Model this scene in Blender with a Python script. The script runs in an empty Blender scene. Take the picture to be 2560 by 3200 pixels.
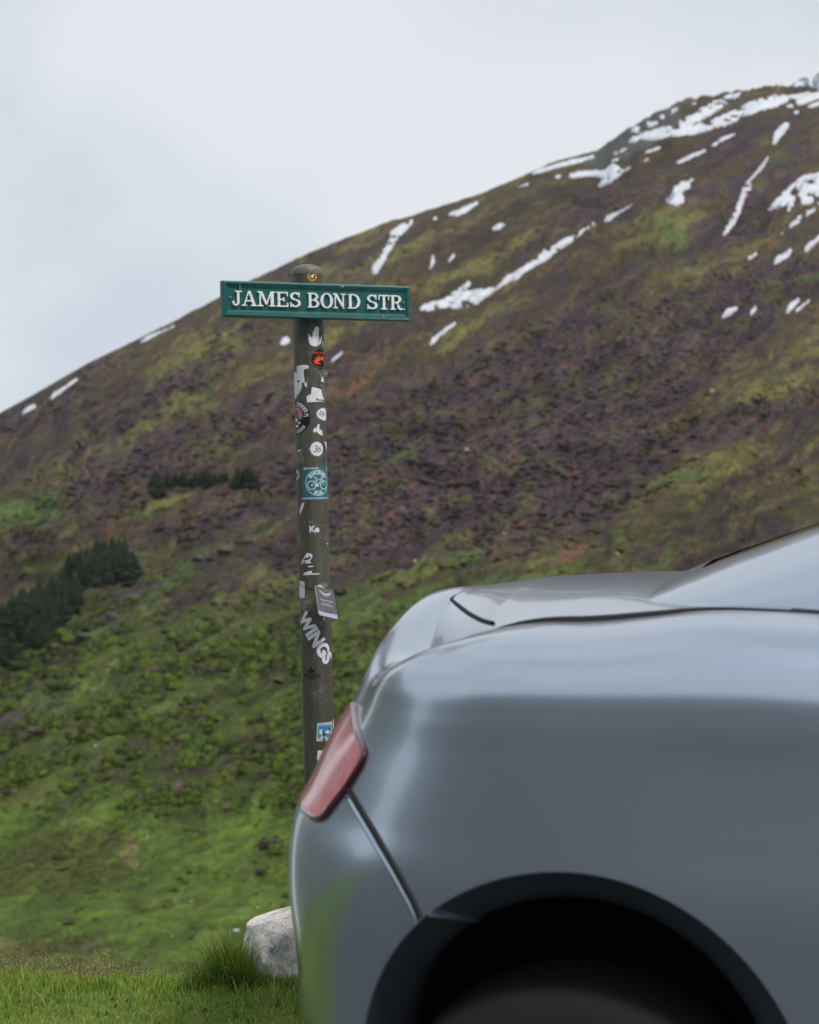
import bpy, bmesh, math, random
import numpy as np
from mathutils import Vector, Matrix, Euler

random.seed(7)
rng = np.random.default_rng(11)
S = bpy.context.scene
COL = S.collection
R = math.radians

# ------------------------------------------------------------------ camera
CAM_H = 1.2
FPX = 4444.0            # focal length in photograph pixels (2560 x 3200)
cam_d = bpy.data.cameras.new('camera')
cam = bpy.data.objects.new('camera', cam_d); COL.objects.link(cam)
cam.location = (0, 0, CAM_H)
cam.rotation_euler = (R(90), 0, 0)
cam_d.sensor_fit = 'VERTICAL'; cam_d.sensor_height = 36.0; cam_d.sensor_width = 28.8
cam_d.lens = 50.0
cam_d.clip_start = 0.05; cam_d.clip_end = 20000
cam_d.dof.use_dof = True
cam_d.dof.focus_distance = 4.05
cam_d.dof.aperture_fstop = 4.5
S.camera = cam

# ------------------------------------------------------------------ world
SUN_EL, SUN_AZ = 52, 132        # azimuth clockwise from +Y: behind the camera, to the right
W = bpy.data.worlds.new('World'); S.world = W; W.use_nodes = True
nt = W.node_tree; nt.nodes.clear()
def N(nt, t, **kw):
    n = nt.nodes.new(t)
    for k, v in kw.items(): setattr(n, k, v)
    return n
wo = N(nt, 'ShaderNodeOutputWorld')
sky = N(nt, 'ShaderNodeTexSky'); sky.sky_type = 'NISHITA'; sky.sun_disc = False
sky.sun_elevation = R(SUN_EL); sky.sun_rotation = R(SUN_AZ); sky.altitude = 1600
b1 = N(nt, 'ShaderNodeBackground'); b1.inputs[1].default_value = 0.12
nt.links.new(sky.outputs[0], b1.inputs[0])
tc = N(nt, 'ShaderNodeTexCoord')
mp = N(nt, 'ShaderNodeMapping'); mp.inputs['Location'].default_value = (0.55, 0.2, 0.35); mp.inputs['Scale'].default_value = (1, 1, 1.5)
nz = N(nt, 'ShaderNodeTexNoise'); nz.inputs['Scale'].default_value = 2.6; nz.inputs['Detail'].default_value = 4; nz.inputs['Roughness'].default_value = 0.42; nz.inputs['Distortion'].default_value = 0.5
rp = N(nt, 'ShaderNodeValToRGB')
rp.color_ramp.elements[0].position = 0.34; rp.color_ramp.elements[0].color = (0.62, 0.68, 0.755, 1)
rp.color_ramp.elements[1].position = 0.60; rp.color_ramp.elements[1].color = (0.85, 0.872, 0.905, 1)
b2 = N(nt, 'ShaderNodeBackground'); b2.inputs[1].default_value = 1.0
mx = N(nt, 'ShaderNodeMixShader'); mx.inputs[0].default_value = 0.93
nt.links.new(tc.outputs['Generated'], mp.inputs[0]); nt.links.new(mp.outputs[0], nz.inputs['Vector'])
nt.links.new(nz.outputs[0], rp.inputs[0]); nt.links.new(rp.outputs[0], b2.inputs[0])
nt.links.new(b1.outputs[0], mx.inputs[1]); nt.links.new(b2.outputs[0], mx.inputs[2]); nt.links.new(mx.outputs[0], wo.inputs[0])

# ------------------------------------------------------------------ sun (veiled)
sd = bpy.data.lights.new('sun', 'SUN'); sd.energy = 2.4; sd.angle = R(10); sd.color = (1, 0.96, 0.9)
so = bpy.data.objects.new('sun', sd); COL.objects.link(so)
az, el = R(SUN_AZ), R(SUN_EL)
sdir = Vector((math.sin(az)*math.cos(el), math.cos(az)*math.cos(el), math.sin(el)))
so.rotation_euler = sdir.to_track_quat('Z', 'Y').to_euler()
so.location = (4, -4, 8)
V = S.view_settings
V.view_transform = 'Standard'; V.look = 'None'; V.exposure = 0.0; V.gamma = 1.0; V.use_curve_mapping = False
S.cycles.use_denoising = True
S.cycles.max_bounces = 8

# ------------------------------------------------------------------ helpers
def lin(r, g, b):
    f = lambda c: (c/255/12.92) if c/255 <= 0.04045 else ((c/255+0.055)/1.055)**2.4
    return np.array([f(r), f(g), f(b)])
def c4(r, g, b): return (*[float(x) for x in lin(r, g, b)], 1.0)

def tag(o, label=None, cat=None, group=None, kind=None):
    if label: o['label'] = label
    if cat: o['category'] = cat
    if group: o['group'] = group
    if kind: o['kind'] = kind
    return o
def empty(name, loc=(0, 0, 0), rot=(0, 0, 0)):
    o = bpy.data.objects.new(name, None); COL.objects.link(o); o.location = loc; o.rotation_euler = rot
    o.empty_display_size = 0.1
    return o
def mesh_np(name, v, f, mat=None, parent=None, smooth=True, cols=None, nrm=None):
    v = np.asarray(v, dtype=np.float32).reshape(-1, 3)
    me = bpy.data.meshes.new(name)
    f = np.asarray(f, dtype=np.int32)
    k = f.shape[1]
    me.vertices.add(len(v)); me.vertices.foreach_set('co', v.ravel())
    me.loops.add(f.size); me.loops.foreach_set('vertex_index', f.ravel())
    me.polygons.add(len(f)); me.polygons.foreach_set('loop_start', np.arange(0, f.size, k, dtype=np.int32))
    me.update(calc_edges=True); me.validate()
    me.polygons.foreach_set('use_smooth', np.full(len(me.polygons), smooth))
    if cols is not None:
        a = me.color_attributes.new('Col', 'FLOAT_COLOR', 'POINT')
        cc = np.ones((len(v), 4), dtype=np.float32); cc[:, :3] = cols
        a.data.foreach_set('color', cc.ravel())
    if nrm is not None:
        me.normals_split_custom_set_from_vertices(np.asarray(nrm, dtype=np.float32).reshape(-1, 3).tolist())
    if mat: me.materials.append(mat)
    o = bpy.data.objects.new(name, me); COL.objects.link(o)
    if parent: o.parent = parent
    return o
def bm_obj(name, bm, mat=None, parent=None, smooth=False):
    me = bpy.data.meshes.new(name); bm.to_mesh(me); bm.free()
    if smooth: me.polygons.foreach_set('use_smooth', np.full(len(me.polygons), True))
    if mat: me.materials.append(mat)
    o = bpy.data.objects.new(name, me); COL.objects.link(o)
    if parent: o.parent = parent
    return o
def link_copy(src, parent=None):
    o = src.copy(); COL.objects.link(o); o.parent = parent
    return o
def px_world(px, py, d):
    return Vector(((px-1280)/FPX*d, d, CAM_H+(1600-py)/FPX*d))

def _hash(i, j, seed):
    h = (i.astype(np.int64)*374761393 + j.astype(np.int64)*668265263 + seed*1274126177) & 0xffffffff
    h = ((h ^ (h >> 13))*1274126177) & 0xffffffff
    h = h ^ (h >> 16)
    return (h & 0xffff)/65535.0
def vnoise(x, y, seed=0):
    x = np.asarray(x, float); y = np.asarray(y, float)
    xi = np.floor(x); yi = np.floor(y); fx = x-xi; fy = y-yi
    fx = fx*fx*fx*(fx*(fx*6-15)+10); fy = fy*fy*fy*(fy*(fy*6-15)+10)
    a = _hash(xi, yi, seed); b = _hash(xi+1, yi, seed); c = _hash(xi, yi+1, seed); d = _hash(xi+1, yi+1, seed)
    return (a*(1-fx)+b*fx)*(1-fy)+(c*(1-fx)+d*fx)*fy
def fbm(x, y, seed=0, oc=4, rough=0.5):
    s = 0; a = 1; t = 0
    for k in range(oc):
        s = s+a*vnoise(x*2**k+17.3*k, y*2**k-9.1*k, seed+k*31); t += a; a *= rough
    return s/t
def sstep(a, b, x):
    t = np.clip((x-a)/(b-a), 0, 1); return t*t*(3-2*t)

# ------------------------------------------------------------------ materials
def newmat(name):
    m = bpy.data.materials.new(name); m.use_nodes = True
    n = m.node_tree; p = n.nodes['Principled BSDF']
    return m, n, p
def plain(name, col, rough=0.6, metal=0.0, coat=0.0, spec=0.5, noise=None, bump=None, coatr=0.05):
    """noise = (scale, strength, dark colour); bump = (scale, strength)"""
    m, n, p = newmat(name)
    p.inputs['Base Color'].default_value = col; p.inputs['Roughness'].default_value = rough
    p.inputs['Metallic'].default_value = metal; p.inputs['Coat Weight'].default_value = coat
    p.inputs['Coat Roughness'].default_value = coatr
    p.inputs['Specular IOR Level'].default_value = spec
    tcn = N(n, 'ShaderNodeTexCoord')
    if noise:
        z = N(n, 'ShaderNodeTexNoise'); z.inputs['Scale'].default_value = noise[0]; z.inputs['Detail'].default_value = 6; z.inputs['Roughness'].default_value = 0.65
        n.links.new(tcn.outputs['Object'], z.inputs['Vector'])
        r = N(n, 'ShaderNodeValToRGB'); r.color_ramp.elements[0].position = 0.35; r.color_ramp.elements[1].position = 0.65
        r.color_ramp.elements[0].color = noise[2]; r.color_ramp.elements[1].color = col
        mi = N(n, 'ShaderNodeMix', data_type='RGBA'); mi.inputs[0].default_value = noise[1]; mi.inputs[6].default_value = col
        n.links.new(z.outputs[0], r.inputs[0]); n.links.new(r.outputs[0], mi.inputs[7]); n.links.new(mi.outputs[2], p.inputs['Base Color'])
    if bump:
        z2 = N(n, 'ShaderNodeTexNoise'); z2.inputs['Scale'].default_value = bump[0]; z2.inputs['Detail'].default_value = 5
        n.links.new(tcn.outputs['Object'], z2.inputs['Vector'])
        bu = N(n, 'ShaderNodeBump'); bu.inputs['Strength'].default_value = bump[1]; bu.inputs['Distance'].default_value = 0.002
        n.links.new(z2.outputs[0], bu.inputs['Height']); n.links.new(bu.outputs[0], p.inputs['Normal'])
    return m
def vcol(name, rough=0.9, nscale=None, namt=0.3, trans=0.0, bump=None, spec=0.2):
    m, n, p = newmat(name)
    p.inputs['Roughness'].default_value = rough; p.inputs['Specular IOR Level'].default_value = spec
    a = N(n, 'ShaderNodeAttribute'); a.attribute_name = 'Col'
    out = a.outputs['Color']
    g = N(n, 'ShaderNodeNewGeometry')
    if nscale:
        z = N(n, 'ShaderNodeTexNoise'); z.inputs['Scale'].default_value = nscale; z.inputs['Detail'].default_value = 5; z.inputs['Roughness'].default_value = 0.7
        n.links.new(g.outputs['Position'], z.inputs['Vector'])
        mr = N(n, 'ShaderNodeMapRange'); mr.inputs[1].default_value = 0.3; mr.inputs[2].default_value = 0.7
        mr.inputs[3].default_value = 1-namt; mr.inputs[4].default_value = 1+namt
        n.links.new(z.outputs[0], mr.inputs[0])
        mu = N(n, 'ShaderNodeVectorMath', operation='SCALE')
        n.links.new(out, mu.inputs[0]); n.links.new(mr.outputs[0], mu.inputs['Scale']); out = mu.outputs[0]
        if bump:
            bu = N(n, 'ShaderNodeBump'); bu.inputs['Strength'].default_value = bump[0]; bu.inputs['Distance'].default_value = bump[1]
            n.links.new(z.outputs[0], bu.inputs['Height']); n.links.new(bu.outputs[0], p.inputs['Normal'])
    n.links.new(out, p.inputs['Base Color'])
    if trans > 0:
        tr = N(n, 'ShaderNodeBsdfTranslucent'); n.links.new(out, tr.inputs[0])
        ms = N(n, 'ShaderNodeMixShader'); ms.inputs[0].default_value = trans
        o = n.nodes['Material Output']
        n.links.new(p.outputs[0], ms.inputs[1]); n.links.new(tr.outputs[0], ms.inputs[2]); n.links.new(ms.outputs[0], o.inputs[0])
    return m

M_TERR = vcol('hillside', 0.95, 0.26, 0.5, bump=(0.9, 2.0))
M_FAR = vcol('far_hill', 0.95, 0.02, 0.3)
M_SCRUB = vcol('scrub', 0.9, 0.5, 0.25, trans=0.4)
M_GROUND = vcol('ground', 0.95, 30.0, 0.35, bump=(0.5, 0.02))
M_GRASS = vcol('grass_blade', 0.55, None, trans=0.35, spec=0.35)
M_SEED = vcol('seed_head', 0.8, None, trans=0.15)
M_SPRUCE = vcol('spruce_needles', 0.85, 0.8, 0.3)
M_BARK = plain('bark', c4(70, 58, 46), 0.9)
M_ASPH = plain('asphalt', (0.075, 0.077, 0.083, 1), 0.85, noise=(60, 0.6, (0.045, 0.046, 0.05, 1)), bump=(150, 0.5))

# ------------------------------------------------------------------ hillside
SKY = np.array([(-400, 1480), (-200, 1390), (0, 1290), (100, 1236), (200, 1178), (280, 1132), (400, 1075), (550, 1000), (640, 952), (700, 920), (790, 872), (850, 845), (960, 792),
                (1070, 748), (1200, 697), (1358, 651), (1515, 600), (1634, 549), (1736, 502), (1862, 472), (1878, 461), (1910, 437), (1989, 386), (2107, 324), (2209, 296), (2328, 281),
                (2383, 268), (2478, 267), (2560, 276), (2700, 292), (2960, 330)], float)
def sky_y(px):
    return np.interp(px, SKY[:, 0], SKY[:, 1])
BASE_Y = 3270.0
def depth(px, t):
    d1 = np.interp(px, [-400, 600, 1600, 2960], [880, 960, 1150, 1320])
    return 110.0*(d1/110.0)**np.clip(t, 0, 1.0)
AL = R(27)
def streak(px, py):
    al = R(26)+R(14)*sstep(1300, 200, px)*sstep(2100, 1500, py); x = px-900; y = py-1500
    return x*np.cos(al)-y*np.sin(al)+900, x*np.sin(al)+y*np.cos(al)+1500
def ribs(px, py):
    """0 in the gullies, 1 on the ribs that run down the slope"""
    w = (fbm(px/240, py/200, 7, 3)-0.5)*150
    a, c = streak(px+w, py+w*.6)
    r = 1-np.abs(fbm(a/620, c/92, 3, 3, 0.5)-0.5)*2
    q = 1-np.abs(fbm(a/330, c/38, 13, 3, 0.55)-0.5)*2
    return np.clip(0.62*sstep(0.45, 1.0, r)+0.38*sstep(0.4, 1.0, q), 0, 1)
def relief(px, py, t):
    a, c = streak(px, py)
    w = fbm(px/700, py/700, 5, 3)*220
    r1 = fbm((a+w)/900, (c+w)/170, 3, 4, 0.5)-0.5
    # ribs and gullies running down the fall line
    g = px*math.cos(R(52))-py*math.sin(R(52)); h = px*math.sin(R(52))+py*math.cos(R(52))
    r2 = np.abs(fbm(g/1400+w/900, (h+w*1.2)/210, 9, 3, 0.5)-0.5)*2
    r3 = fbm(px/60, py/42, 21, 4, 0.6)-0.5
    # knolls and little cliffs beside the spruces
    kn = np.exp(-(((px-420)/110)**2+((py-1880)/60)**2))*1.0+np.exp(-(((px-240)/150)**2+((py-2080)/60)**2))*0.8+np.exp(-(((px-690)/150)**2+((py-1700)/40)**2))*0.8
    fade = sstep(0.0, 0.06, 1-t)*sstep(0.0, 0.2, t)
    flat = sstep(2500, 2800, py)*sstep(1000, 700, px)
    rb = ribs(px, py)-0.5
    return (r1*40*(1-0.6*flat)+(0.32-r2)*34*(1-0.8*flat)+r3*11*(1-0.6*flat)+kn*24+rb*66*(1-0.85*flat))*fade
NX, NT = 810, 740
gx = np.linspace(-330, 2890, NX); gt = np.linspace(0, 1, NT)
PX, T = np.meshgrid(gx, gt, indexing='ij')
PY = BASE_Y+(sky_y(PX)-BASE_Y)*T
D = depth(PX, T)
PYD = PY-relief(PX, PY, T)
PYD -= (fbm(PX/22, PX*0, 77, 4, .65)-0.5)*(7+15*sstep(1850, 1950, PX))*sstep(0.975, 1, T)*sstep(300, 500, PX)
TX = (PX-1280)/FPX*D; TZ = CAM_H+(1600-PYD)/FPX*D
TP = np.stack([TX, D, TZ], -1)
du = np.gradient(TP, axis=0); dv = np.gradient(TP, axis=1)
TN = np.cross(du, dv); TN /= np.linalg.norm(TN, axis=-1, keepdims=True)
NQ = 1500
qy = np.linspace(200, 3400, NQ); INV = np.empty((NX, NQ))
for i_ in range(NX):
    m_ = np.minimum.accumulate(PYD[i_]); INV[i_] = np.interp(-qy, -m_, np.arange(NT))
def terr(px, py, arr=None):
    """the point of the slope met at a place of the view from the lay-by"""
    arr = TP if arr is None else arr
    px = np.atleast_1d(np.asarray(px, float)); py = np.atleast_1d(np.asarray(py, float))
    i = np.clip((px-gx[0])/(gx[1]-gx[0]), 0, NX-1.001); i0 = i.astype(int); fi = (i-i0)[:, None]
    qk = np.clip((py-qy[0])/(qy[1]-qy[0]), 0, NQ-1.001); q0 = qk.astype(int); fq = qk-q0
    out = 0
    for di, w in ((0, 1-fi), (1, fi)):
        j = np.clip(INV[i0+di, q0]*(1-fq)+INV[i0+di, q0+1]*fq, 0, NT-1.001); j0 = j.astype(int); fj = (j-j0)[:, None]
        out = out+w*(arr[i0+di, j0]*(1-fj)+arr[i0+di, j0+1]*fj)
    return out

def blobs(px, py, L):
    """soft ellipses (cx, cy, half length, half width, tilt up to the right in degrees, weight)"""
    s = np.zeros_like(px)
    for cx, cy, rl, rw, an, w in L:
        a = R(an); dx = px-cx; dy = -(py-cy)
        l = dx*math.cos(a)+dy*math.sin(a); c = -dx*math.sin(a)+dy*math.cos(a)
        s = s+w*np.exp(-((l/rl)**2+(c/rw)**2))
    return s
SCRUB = [(120, 1270, 320, 60, 28, 1.1), (420, 1290, 420, 45, 30, 1.0), (760, 1000, 260, 60, 40, .9), (330, 1480, 420, 60, 24, .9), (830, 1290, 380, 70, 30, 1.1), (1150, 820, 220, 60, 30, .7),
         (1000, 1440, 330, 60, 24, .8), (1500, 1180, 620, 90, 27, 1.2), (1950, 1180, 500, 110, 30, 1.2), (2350, 950, 330, 80, 33, 1.1), (1450, 1450, 500, 130, 22, 1.2), (1950, 1430, 350, 90, 20, 1.0),
         (1200, 1650, 420, 70, 22, .8), (1700, 1650, 450, 70, 18, .9), (2350, 620, 200, 120, 40, 1.0), (2150, 560, 250, 60, 30, .8), (2430, 1270, 200, 70, 25, .8), (260, 1640, 300, 40, 18, .6),
         (1520, 470, 600, 45, 24, .6), (1780, 700, 260, 60, 30, .9), (700, 1600, 260, 40, 20, .6), (2450, 1500, 200, 60, 20, .5)]
OLIVE = [(640, 1120, 260, 60, 40, 1.2), (480, 1290, 180, 70, 45, 1.1), (300, 1420, 180, 50, 30, .9), (980, 850, 160, 60, 20, .9), (1320, 760, 200, 40, 25, .8), (1480, 850, 220, 30, 30, .9), (1700, 590, 130, 30, 30, .8),
         (2120, 740, 110, 120, 50, 1.2), (1540, 1000, 300, 26, 34, 1.1), (1000, 1080, 330, 30, 30, .8), (2460, 1130, 220, 40, 30, 1.0), (2330, 1290, 220, 35, 30, 1.2), (1250, 1300, 260, 22, 35, 1.0), (2350, 1430, 260, 50, 22, 1.0),
         (520, 1560, 220, 26, 16, .7), (150, 1790, 220, 60, 20, 1.0), (1000, 1740, 260, 30, 22, .8), (1420, 1760, 260, 40, 15, .7), (2500, 880, 130, 30, 20, 1.0), (2000, 1760, 330, 40, 12, .8), (1600, 1330, 160, 22, 30, .7)]
GREEN = [(60, 1600, 170, 60, 25, 1.1), (640, 1230, 60, 40, 40, .9), (560, 1800, 140, 35, 40, 1.1), (420, 2240, 40, 90, -60, .8), (340, 1950, 120, 70, 30, .9), (800, 1640, 160, 30, 30, .7), (1250, 1420, 160, 20, 35, .8), (1400, 1860, 260, 40, 15, 1.0),
         (2520, 860, 90, 18, 20, .8), (1000, 1950, 240, 60, 25, .7), (200, 2160, 50, 130, -65, 1.0), (2100, 730, 40, 70, 50, .8), (1180, 2200, 260, 160, 20, .9), (1430, 1750, 120, 30, 15, .8), (2150, 1500, 130, 22, 24, .8), (1950, 1530, 150, 20, 24, .7)]
RUST = [(430, 1660, 420, 22, 14, 1.0), (1080, 1130, 330, 30, 26, .7), (1050, 1240, 150, 30, 26, .8), (1820, 1350, 300, 18, 24, .6), (60, 1850, 120, 40, 24, .8), (1700, 1740, 320, 26, 12, .8), (1150, 1500, 280, 22, 26, .7), (1330, 640, 120, 16, 25, .7), (2180, 1700, 160, 40, 15, .6), (800, 2300, 250, 30, 36, .7)]
def zone_cols(px, py):
    wx = (fbm(px/130, py/110, 57, 3)-0.5)*110; wy = (fbm(px/130, py/110, 58, 3)-0.5)*70
    px = px+wx; py = py+wy
    a, c = streak(px, py)
    n1 = fbm(a/170, c/42, 41, 5, 0.62); n2 = fbm(px/64, py/44, 43, 5, 0.66); n3 = fbm(a/52, c/13, 47, 5, 0.7); n4 = fbm(px/260, py/190, 49, 4, 0.6); n5 = fbm(px/8, py/6, 53, 3, 0.75)
    n6 = fbm(a/120, c/19, 59, 5, 0.68); rb = ribs(px, py); nA = fbm(a/34, c/13, 67, 4, .7)-.5
    up = sstep(1250, 500, py)[..., None]; low = sstep(1600, 2150, py)[..., None]
    heath = lin(72, 60, 42)*up+lin(74, 64, 46)*(1-up)
    heath = heath*(1-low)+lin(64, 72, 38)*low
    col = heath*(0.7+0.6*n2[..., None])
    def mixin(col, w, cc, var=0.6):
        cc = cc*(1-var/2+var*n3[..., None])
        return col*(1-w[..., None])+cc*w[..., None]
    ol = blobs(px, py, OLIVE)
    col = mixin(col, sstep(0.52, 0.80, ol*0.58+n6*0.7+rb*.42-0.24+nA*.75)*0.95, lin(106, 103, 58))
    ru = blobs(px, py, RUST); col = mixin(col, sstep(0.55, 0.85, ru*0.5+n3*0.95-0.1+nA*.5)*.85, lin(112, 80, 60))
    col = mixin(col, sstep(0.52, 0.70, n6+nA*.3)*0.6, lin(110, 92, 56)); col = mixin(col, sstep(0.58, 0.75, 1-n2)*0.6, lin(56, 52, 40))
    lowg = sstep(1650, 2200, py)*0.8
    col = mixin(col, np.clip(lowg*sstep(0.36, 0.58, n1*0.5+n6*0.5), 0, 1), lin(80, 94, 38))
    col = mixin(col, sstep(1300, 1750, py)*sstep(0.48, 0.62, n6)*.75, lin(80, 94, 44))
    sc = blobs(px, py, SCRUB); wsc = sstep(0.44, 0.68, sc*0.42+n1*0.45+n6*.35+(0.62-rb)*.55-0.06+nA*.7)*(1-0.38*sstep(1750, 2300, py))
    col = mixin(col, wsc*0.9, lin(70, 57, 65), 0.9)
    col = mixin(col, wsc*sstep(.53, .66, n3)*.55, lin(106, 78, 58)); col = mixin(col, wsc*sstep(.56, .68, n2+nA*.2)*.55, lin(90, 94, 44))
    gr = blobs(px, py, GREEN); col = mixin(col, sstep(0.52, 0.82, gr*0.66+n6*0.8-0.15+nA*.7)*.85, lin(80, 102, 50))
    mead = sstep(2330, 2560, py+(n4-0.5)*420-0.16*np.clip(px-250, 0, 2000))
    mc = lin(86, 106, 42)*(0.8+0.4*n2[..., None])
    col = col*(1-mead[..., None])+mc*mead[..., None]
    br = blobs(px, py, [(190, 2700, 330, 110, 14, 1.1), (200, 2960, 260, 60, 5, .9), (880, 2700, 170, 70, 20, .6), (60, 2480, 100, 60, 20, .6)])
    col = mixin(col, sstep(0.46, 0.72, br*0.65+n6*0.8-0.2+nA*.6)*0.85, lin(80, 80, 38))
    ta = blobs(px, py, [(400, 2670, 60, 50, -50, 1.0), (500, 2820, 120, 22, 5, .7), (60, 2480, 110, 35, 5, .9), (650, 2840, 110, 14, -3, .6), (0, 2960, 60, 90, 60, .6), (250, 2560, 60, 20, 25, .7), (330, 2100, 60, 30, 20, .6)])
    col = mixin(col, sstep(0.5, 0.82, ta*0.6+n2*0.8-0.15+nA*.5)*0.7, lin(118, 112, 72))
    rk = blobs(px, py, [(430, 1855, 90, 26, 10, 1.0), (680, 1725, 170, 26, 24, .9), (350, 1935, 40, 30, 0, .9), (200, 2110, 110, 22, 20, .6), (60, 2260, 110, 50, 10, .8), (270, 2960, 90, 30, 10, .5), (500, 1780, 60, 20, -30, .5), (150, 2200, 120, 40, 20, .5)])
    col = mixin(col, sstep(0.50, 0.85, rk*0.75+n3*0.8-0.15)*0.8, lin(88, 80, 76))
    crag = sstep(0.5, 0.8, blobs(px, py, [(2060, 370, 190, 50, 32, 1.1), (1890, 470, 70, 40, 30, 1.3)])+n3*0.6-0.2)
    col = mixin(col, crag*0.85, lin(82, 84, 82), 0.9)
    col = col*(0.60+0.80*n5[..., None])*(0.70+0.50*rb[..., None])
    return np.clip(col*0.88, 0.004, 1)
TC = zone_cols(PX, PYD)
# closing rows behind the crest
back = []
bc = []
for k, (m, dz) in enumerate([(1.015, -4), (1.15, -60), (1.6, -330)]):
    p = TP[:, -1].copy(); p[:, 0] *= m; p[:, 1] *= m; p[:, 2] += dz
    back.append(p); bc.append(TC[:, -1])
front = TP[:, 0].copy(); front[:, 2] -= 14; front[:, 1] *= 0.86; front[:, 0] *= 0.86
allP = np.concatenate([front[:, None], TP, np.stack(back, 1)], 1); allC = np.concatenate([TC[:, :1], TC, np.stack(bc, 1)], 1)
def grid_faces(nu, nv, flip=False):
    i, j = np.meshgrid(np.arange(nu-1), np.arange(nv-1), indexing='ij')
    a = i*nv+j
    f = np.stack([a, a+nv, a+nv+1, a+1], -1).reshape(-1, 4)
    return f[:, ::-1] if flip else f
hill = mesh_np('hillside', allP, grid_faces(NX, allP.shape[1]), M_TERR, cols=allC.reshape(-1, 3))
tag(hill, 'mountain slope of brown heath, dark scrub and green grass under cloud', 'mountain', kind='structure')

# rocky peak behind the crest, at the right
px_ = np.linspace(2440, 3300, 130); tt = np.linspace(0, 1, 26)
A, B = np.meshgrid(px_, tt, indexing='ij')
ridge = np.interp(A, [2440, 2490, 2515, 2540, 2560, 2640, 2750, 3300], [300, 252, 243, 240, 226, 205, 190, 300])+(fbm(A/16, A*0, 91, 4)-0.5)*16
dd = 2300+700*B
yy = 420+(ridge-420)*B-(fbm(A/22, B*6, 92, 4)-0.5)*30*B*(1-B)*2
Pk = np.stack([(A-1280)/FPX*dd, dd, CAM_H+(1600-yy)/FPX*dd], -1)
Pb = Pk[:, -1:].copy(); Pb[..., :2] *= 1.2; Pb[..., 2] -= 300
Pk = np.concatenate([Pk, Pb], 1)
n_ = fbm(A/14, B*9, 93, 4, 0.6); ck = np.where((n_ > 0.56)[..., None], lin(225, 230, 238), lin(112, 122, 132)*(0.6+0.8*n_[..., None]))
ck = np.concatenate([ck, ck[:, -1:]], 1)
pk = mesh_np('distant_peak', Pk, grid_faces(130, 27), M_FAR, cols=ck.reshape(-1, 3))
tag(pk, 'hazy rocky peak with snow beyond the right crest', 'mountain', kind='structure')

# the other side of the valley, behind the camera
azs = np.linspace(R(24), R(336), 150); rr = np.linspace(0, 1, 30)
A, B = np.meshgrid(azs, rr, indexing='ij')
top = np.maximum(190+200*fbm(A*2.2, A*0, 61, 3)-250*np.exp(-((A-R(278))/0.55)**2), 25)
rad = 70+900*B
zz = -44+(top)*B**1.25+(fbm(A*9, B*6, 63, 4)-0.5)*40*B
Po = np.stack([np.sin(A)*rad, np.cos(A)*rad, zz], -1)
no = fbm(A*30, B*12, 65, 4)[..., None]
co = (lin(84, 92, 84)*(1-B[..., None])+lin(108, 114, 122)*B[..., None])*(0.6+0.8*no)  # haze painted into the colour: paler and bluer with distance
op = mesh_np('opposite_slope', Po, grid_faces(150, 30, True), M_FAR, cols=co.reshape(-1, 3))
tag(op, 'grey-green valley sides behind the viewpoint, pale with painted haze', 'hills', kind='structure')

# ------------------------------------------------------------------ near ground
ys = np.concatenate([np.linspace(-70, 2.4, 24), np.linspace(2.6, 4.6, 60), np.linspace(4.75, 7, 16), np.linspace(8, 118, 30)])
xs = np.concatenate([np.linspace(-70, -3.2, 20), np.linspace(-3, 3, 90), np.linspace(3.2, 70, 20)])
A, B = np.meshgrid(xs, ys, indexing='ij')
def ground_z(x, y):
    z = -0.165*sstep(3.30, 3.10, y)
    e = 3.60+0.10*(fbm(x*1.3, x*0, 5, 3)-0.5)
    q = np.clip(y-e, 0, None)
    z = z-np.where(q < 0.25, 1.6*q*q, 0.1+0.8*(q-0.25)*np.clip(1.06-q*.006, .5, 1))
    z = z+(fbm(x*3, y*3, 8, 3)-0.5)*0.03*sstep(3.0, 3.4, y)
    far = np.maximum(np.abs(x), -y)-30
    z = z-np.clip(far, 0, None)*0.55
    return np.maximum(z, -47)
GZ = ground_z(A, B)
gc = lin(94, 118, 48)*(0.5+0.6*fbm(A*5, B*5, 12, 4)[..., None])
gr_o = mesh_np('ground', np.stack([A, B, GZ], -1), grid_faces(len(xs), len(ys)), M_GROUND, cols=gc.reshape(-1, 3))
tag(gr_o, 'grassy verge dropping away to the valley', 'ground', kind='structure')
ax = np.linspace(-26, 26, 60); ay = np.linspace(-24, 3.06, 40)
A, B = np.meshgrid(ax, ay, indexing='ij'); B = np.where(B > 3.0, B+0.05*(fbm(A*2, A*0, 3)-0.5), B)
rd = mesh_np('parking_area', np.stack([A, B, A*0-0.152], -1), grid_faces(60, 40), M_ASPH)
tag(rd, 'dark asphalt lay-by under the grey car', 'road', kind='structure')

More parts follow.
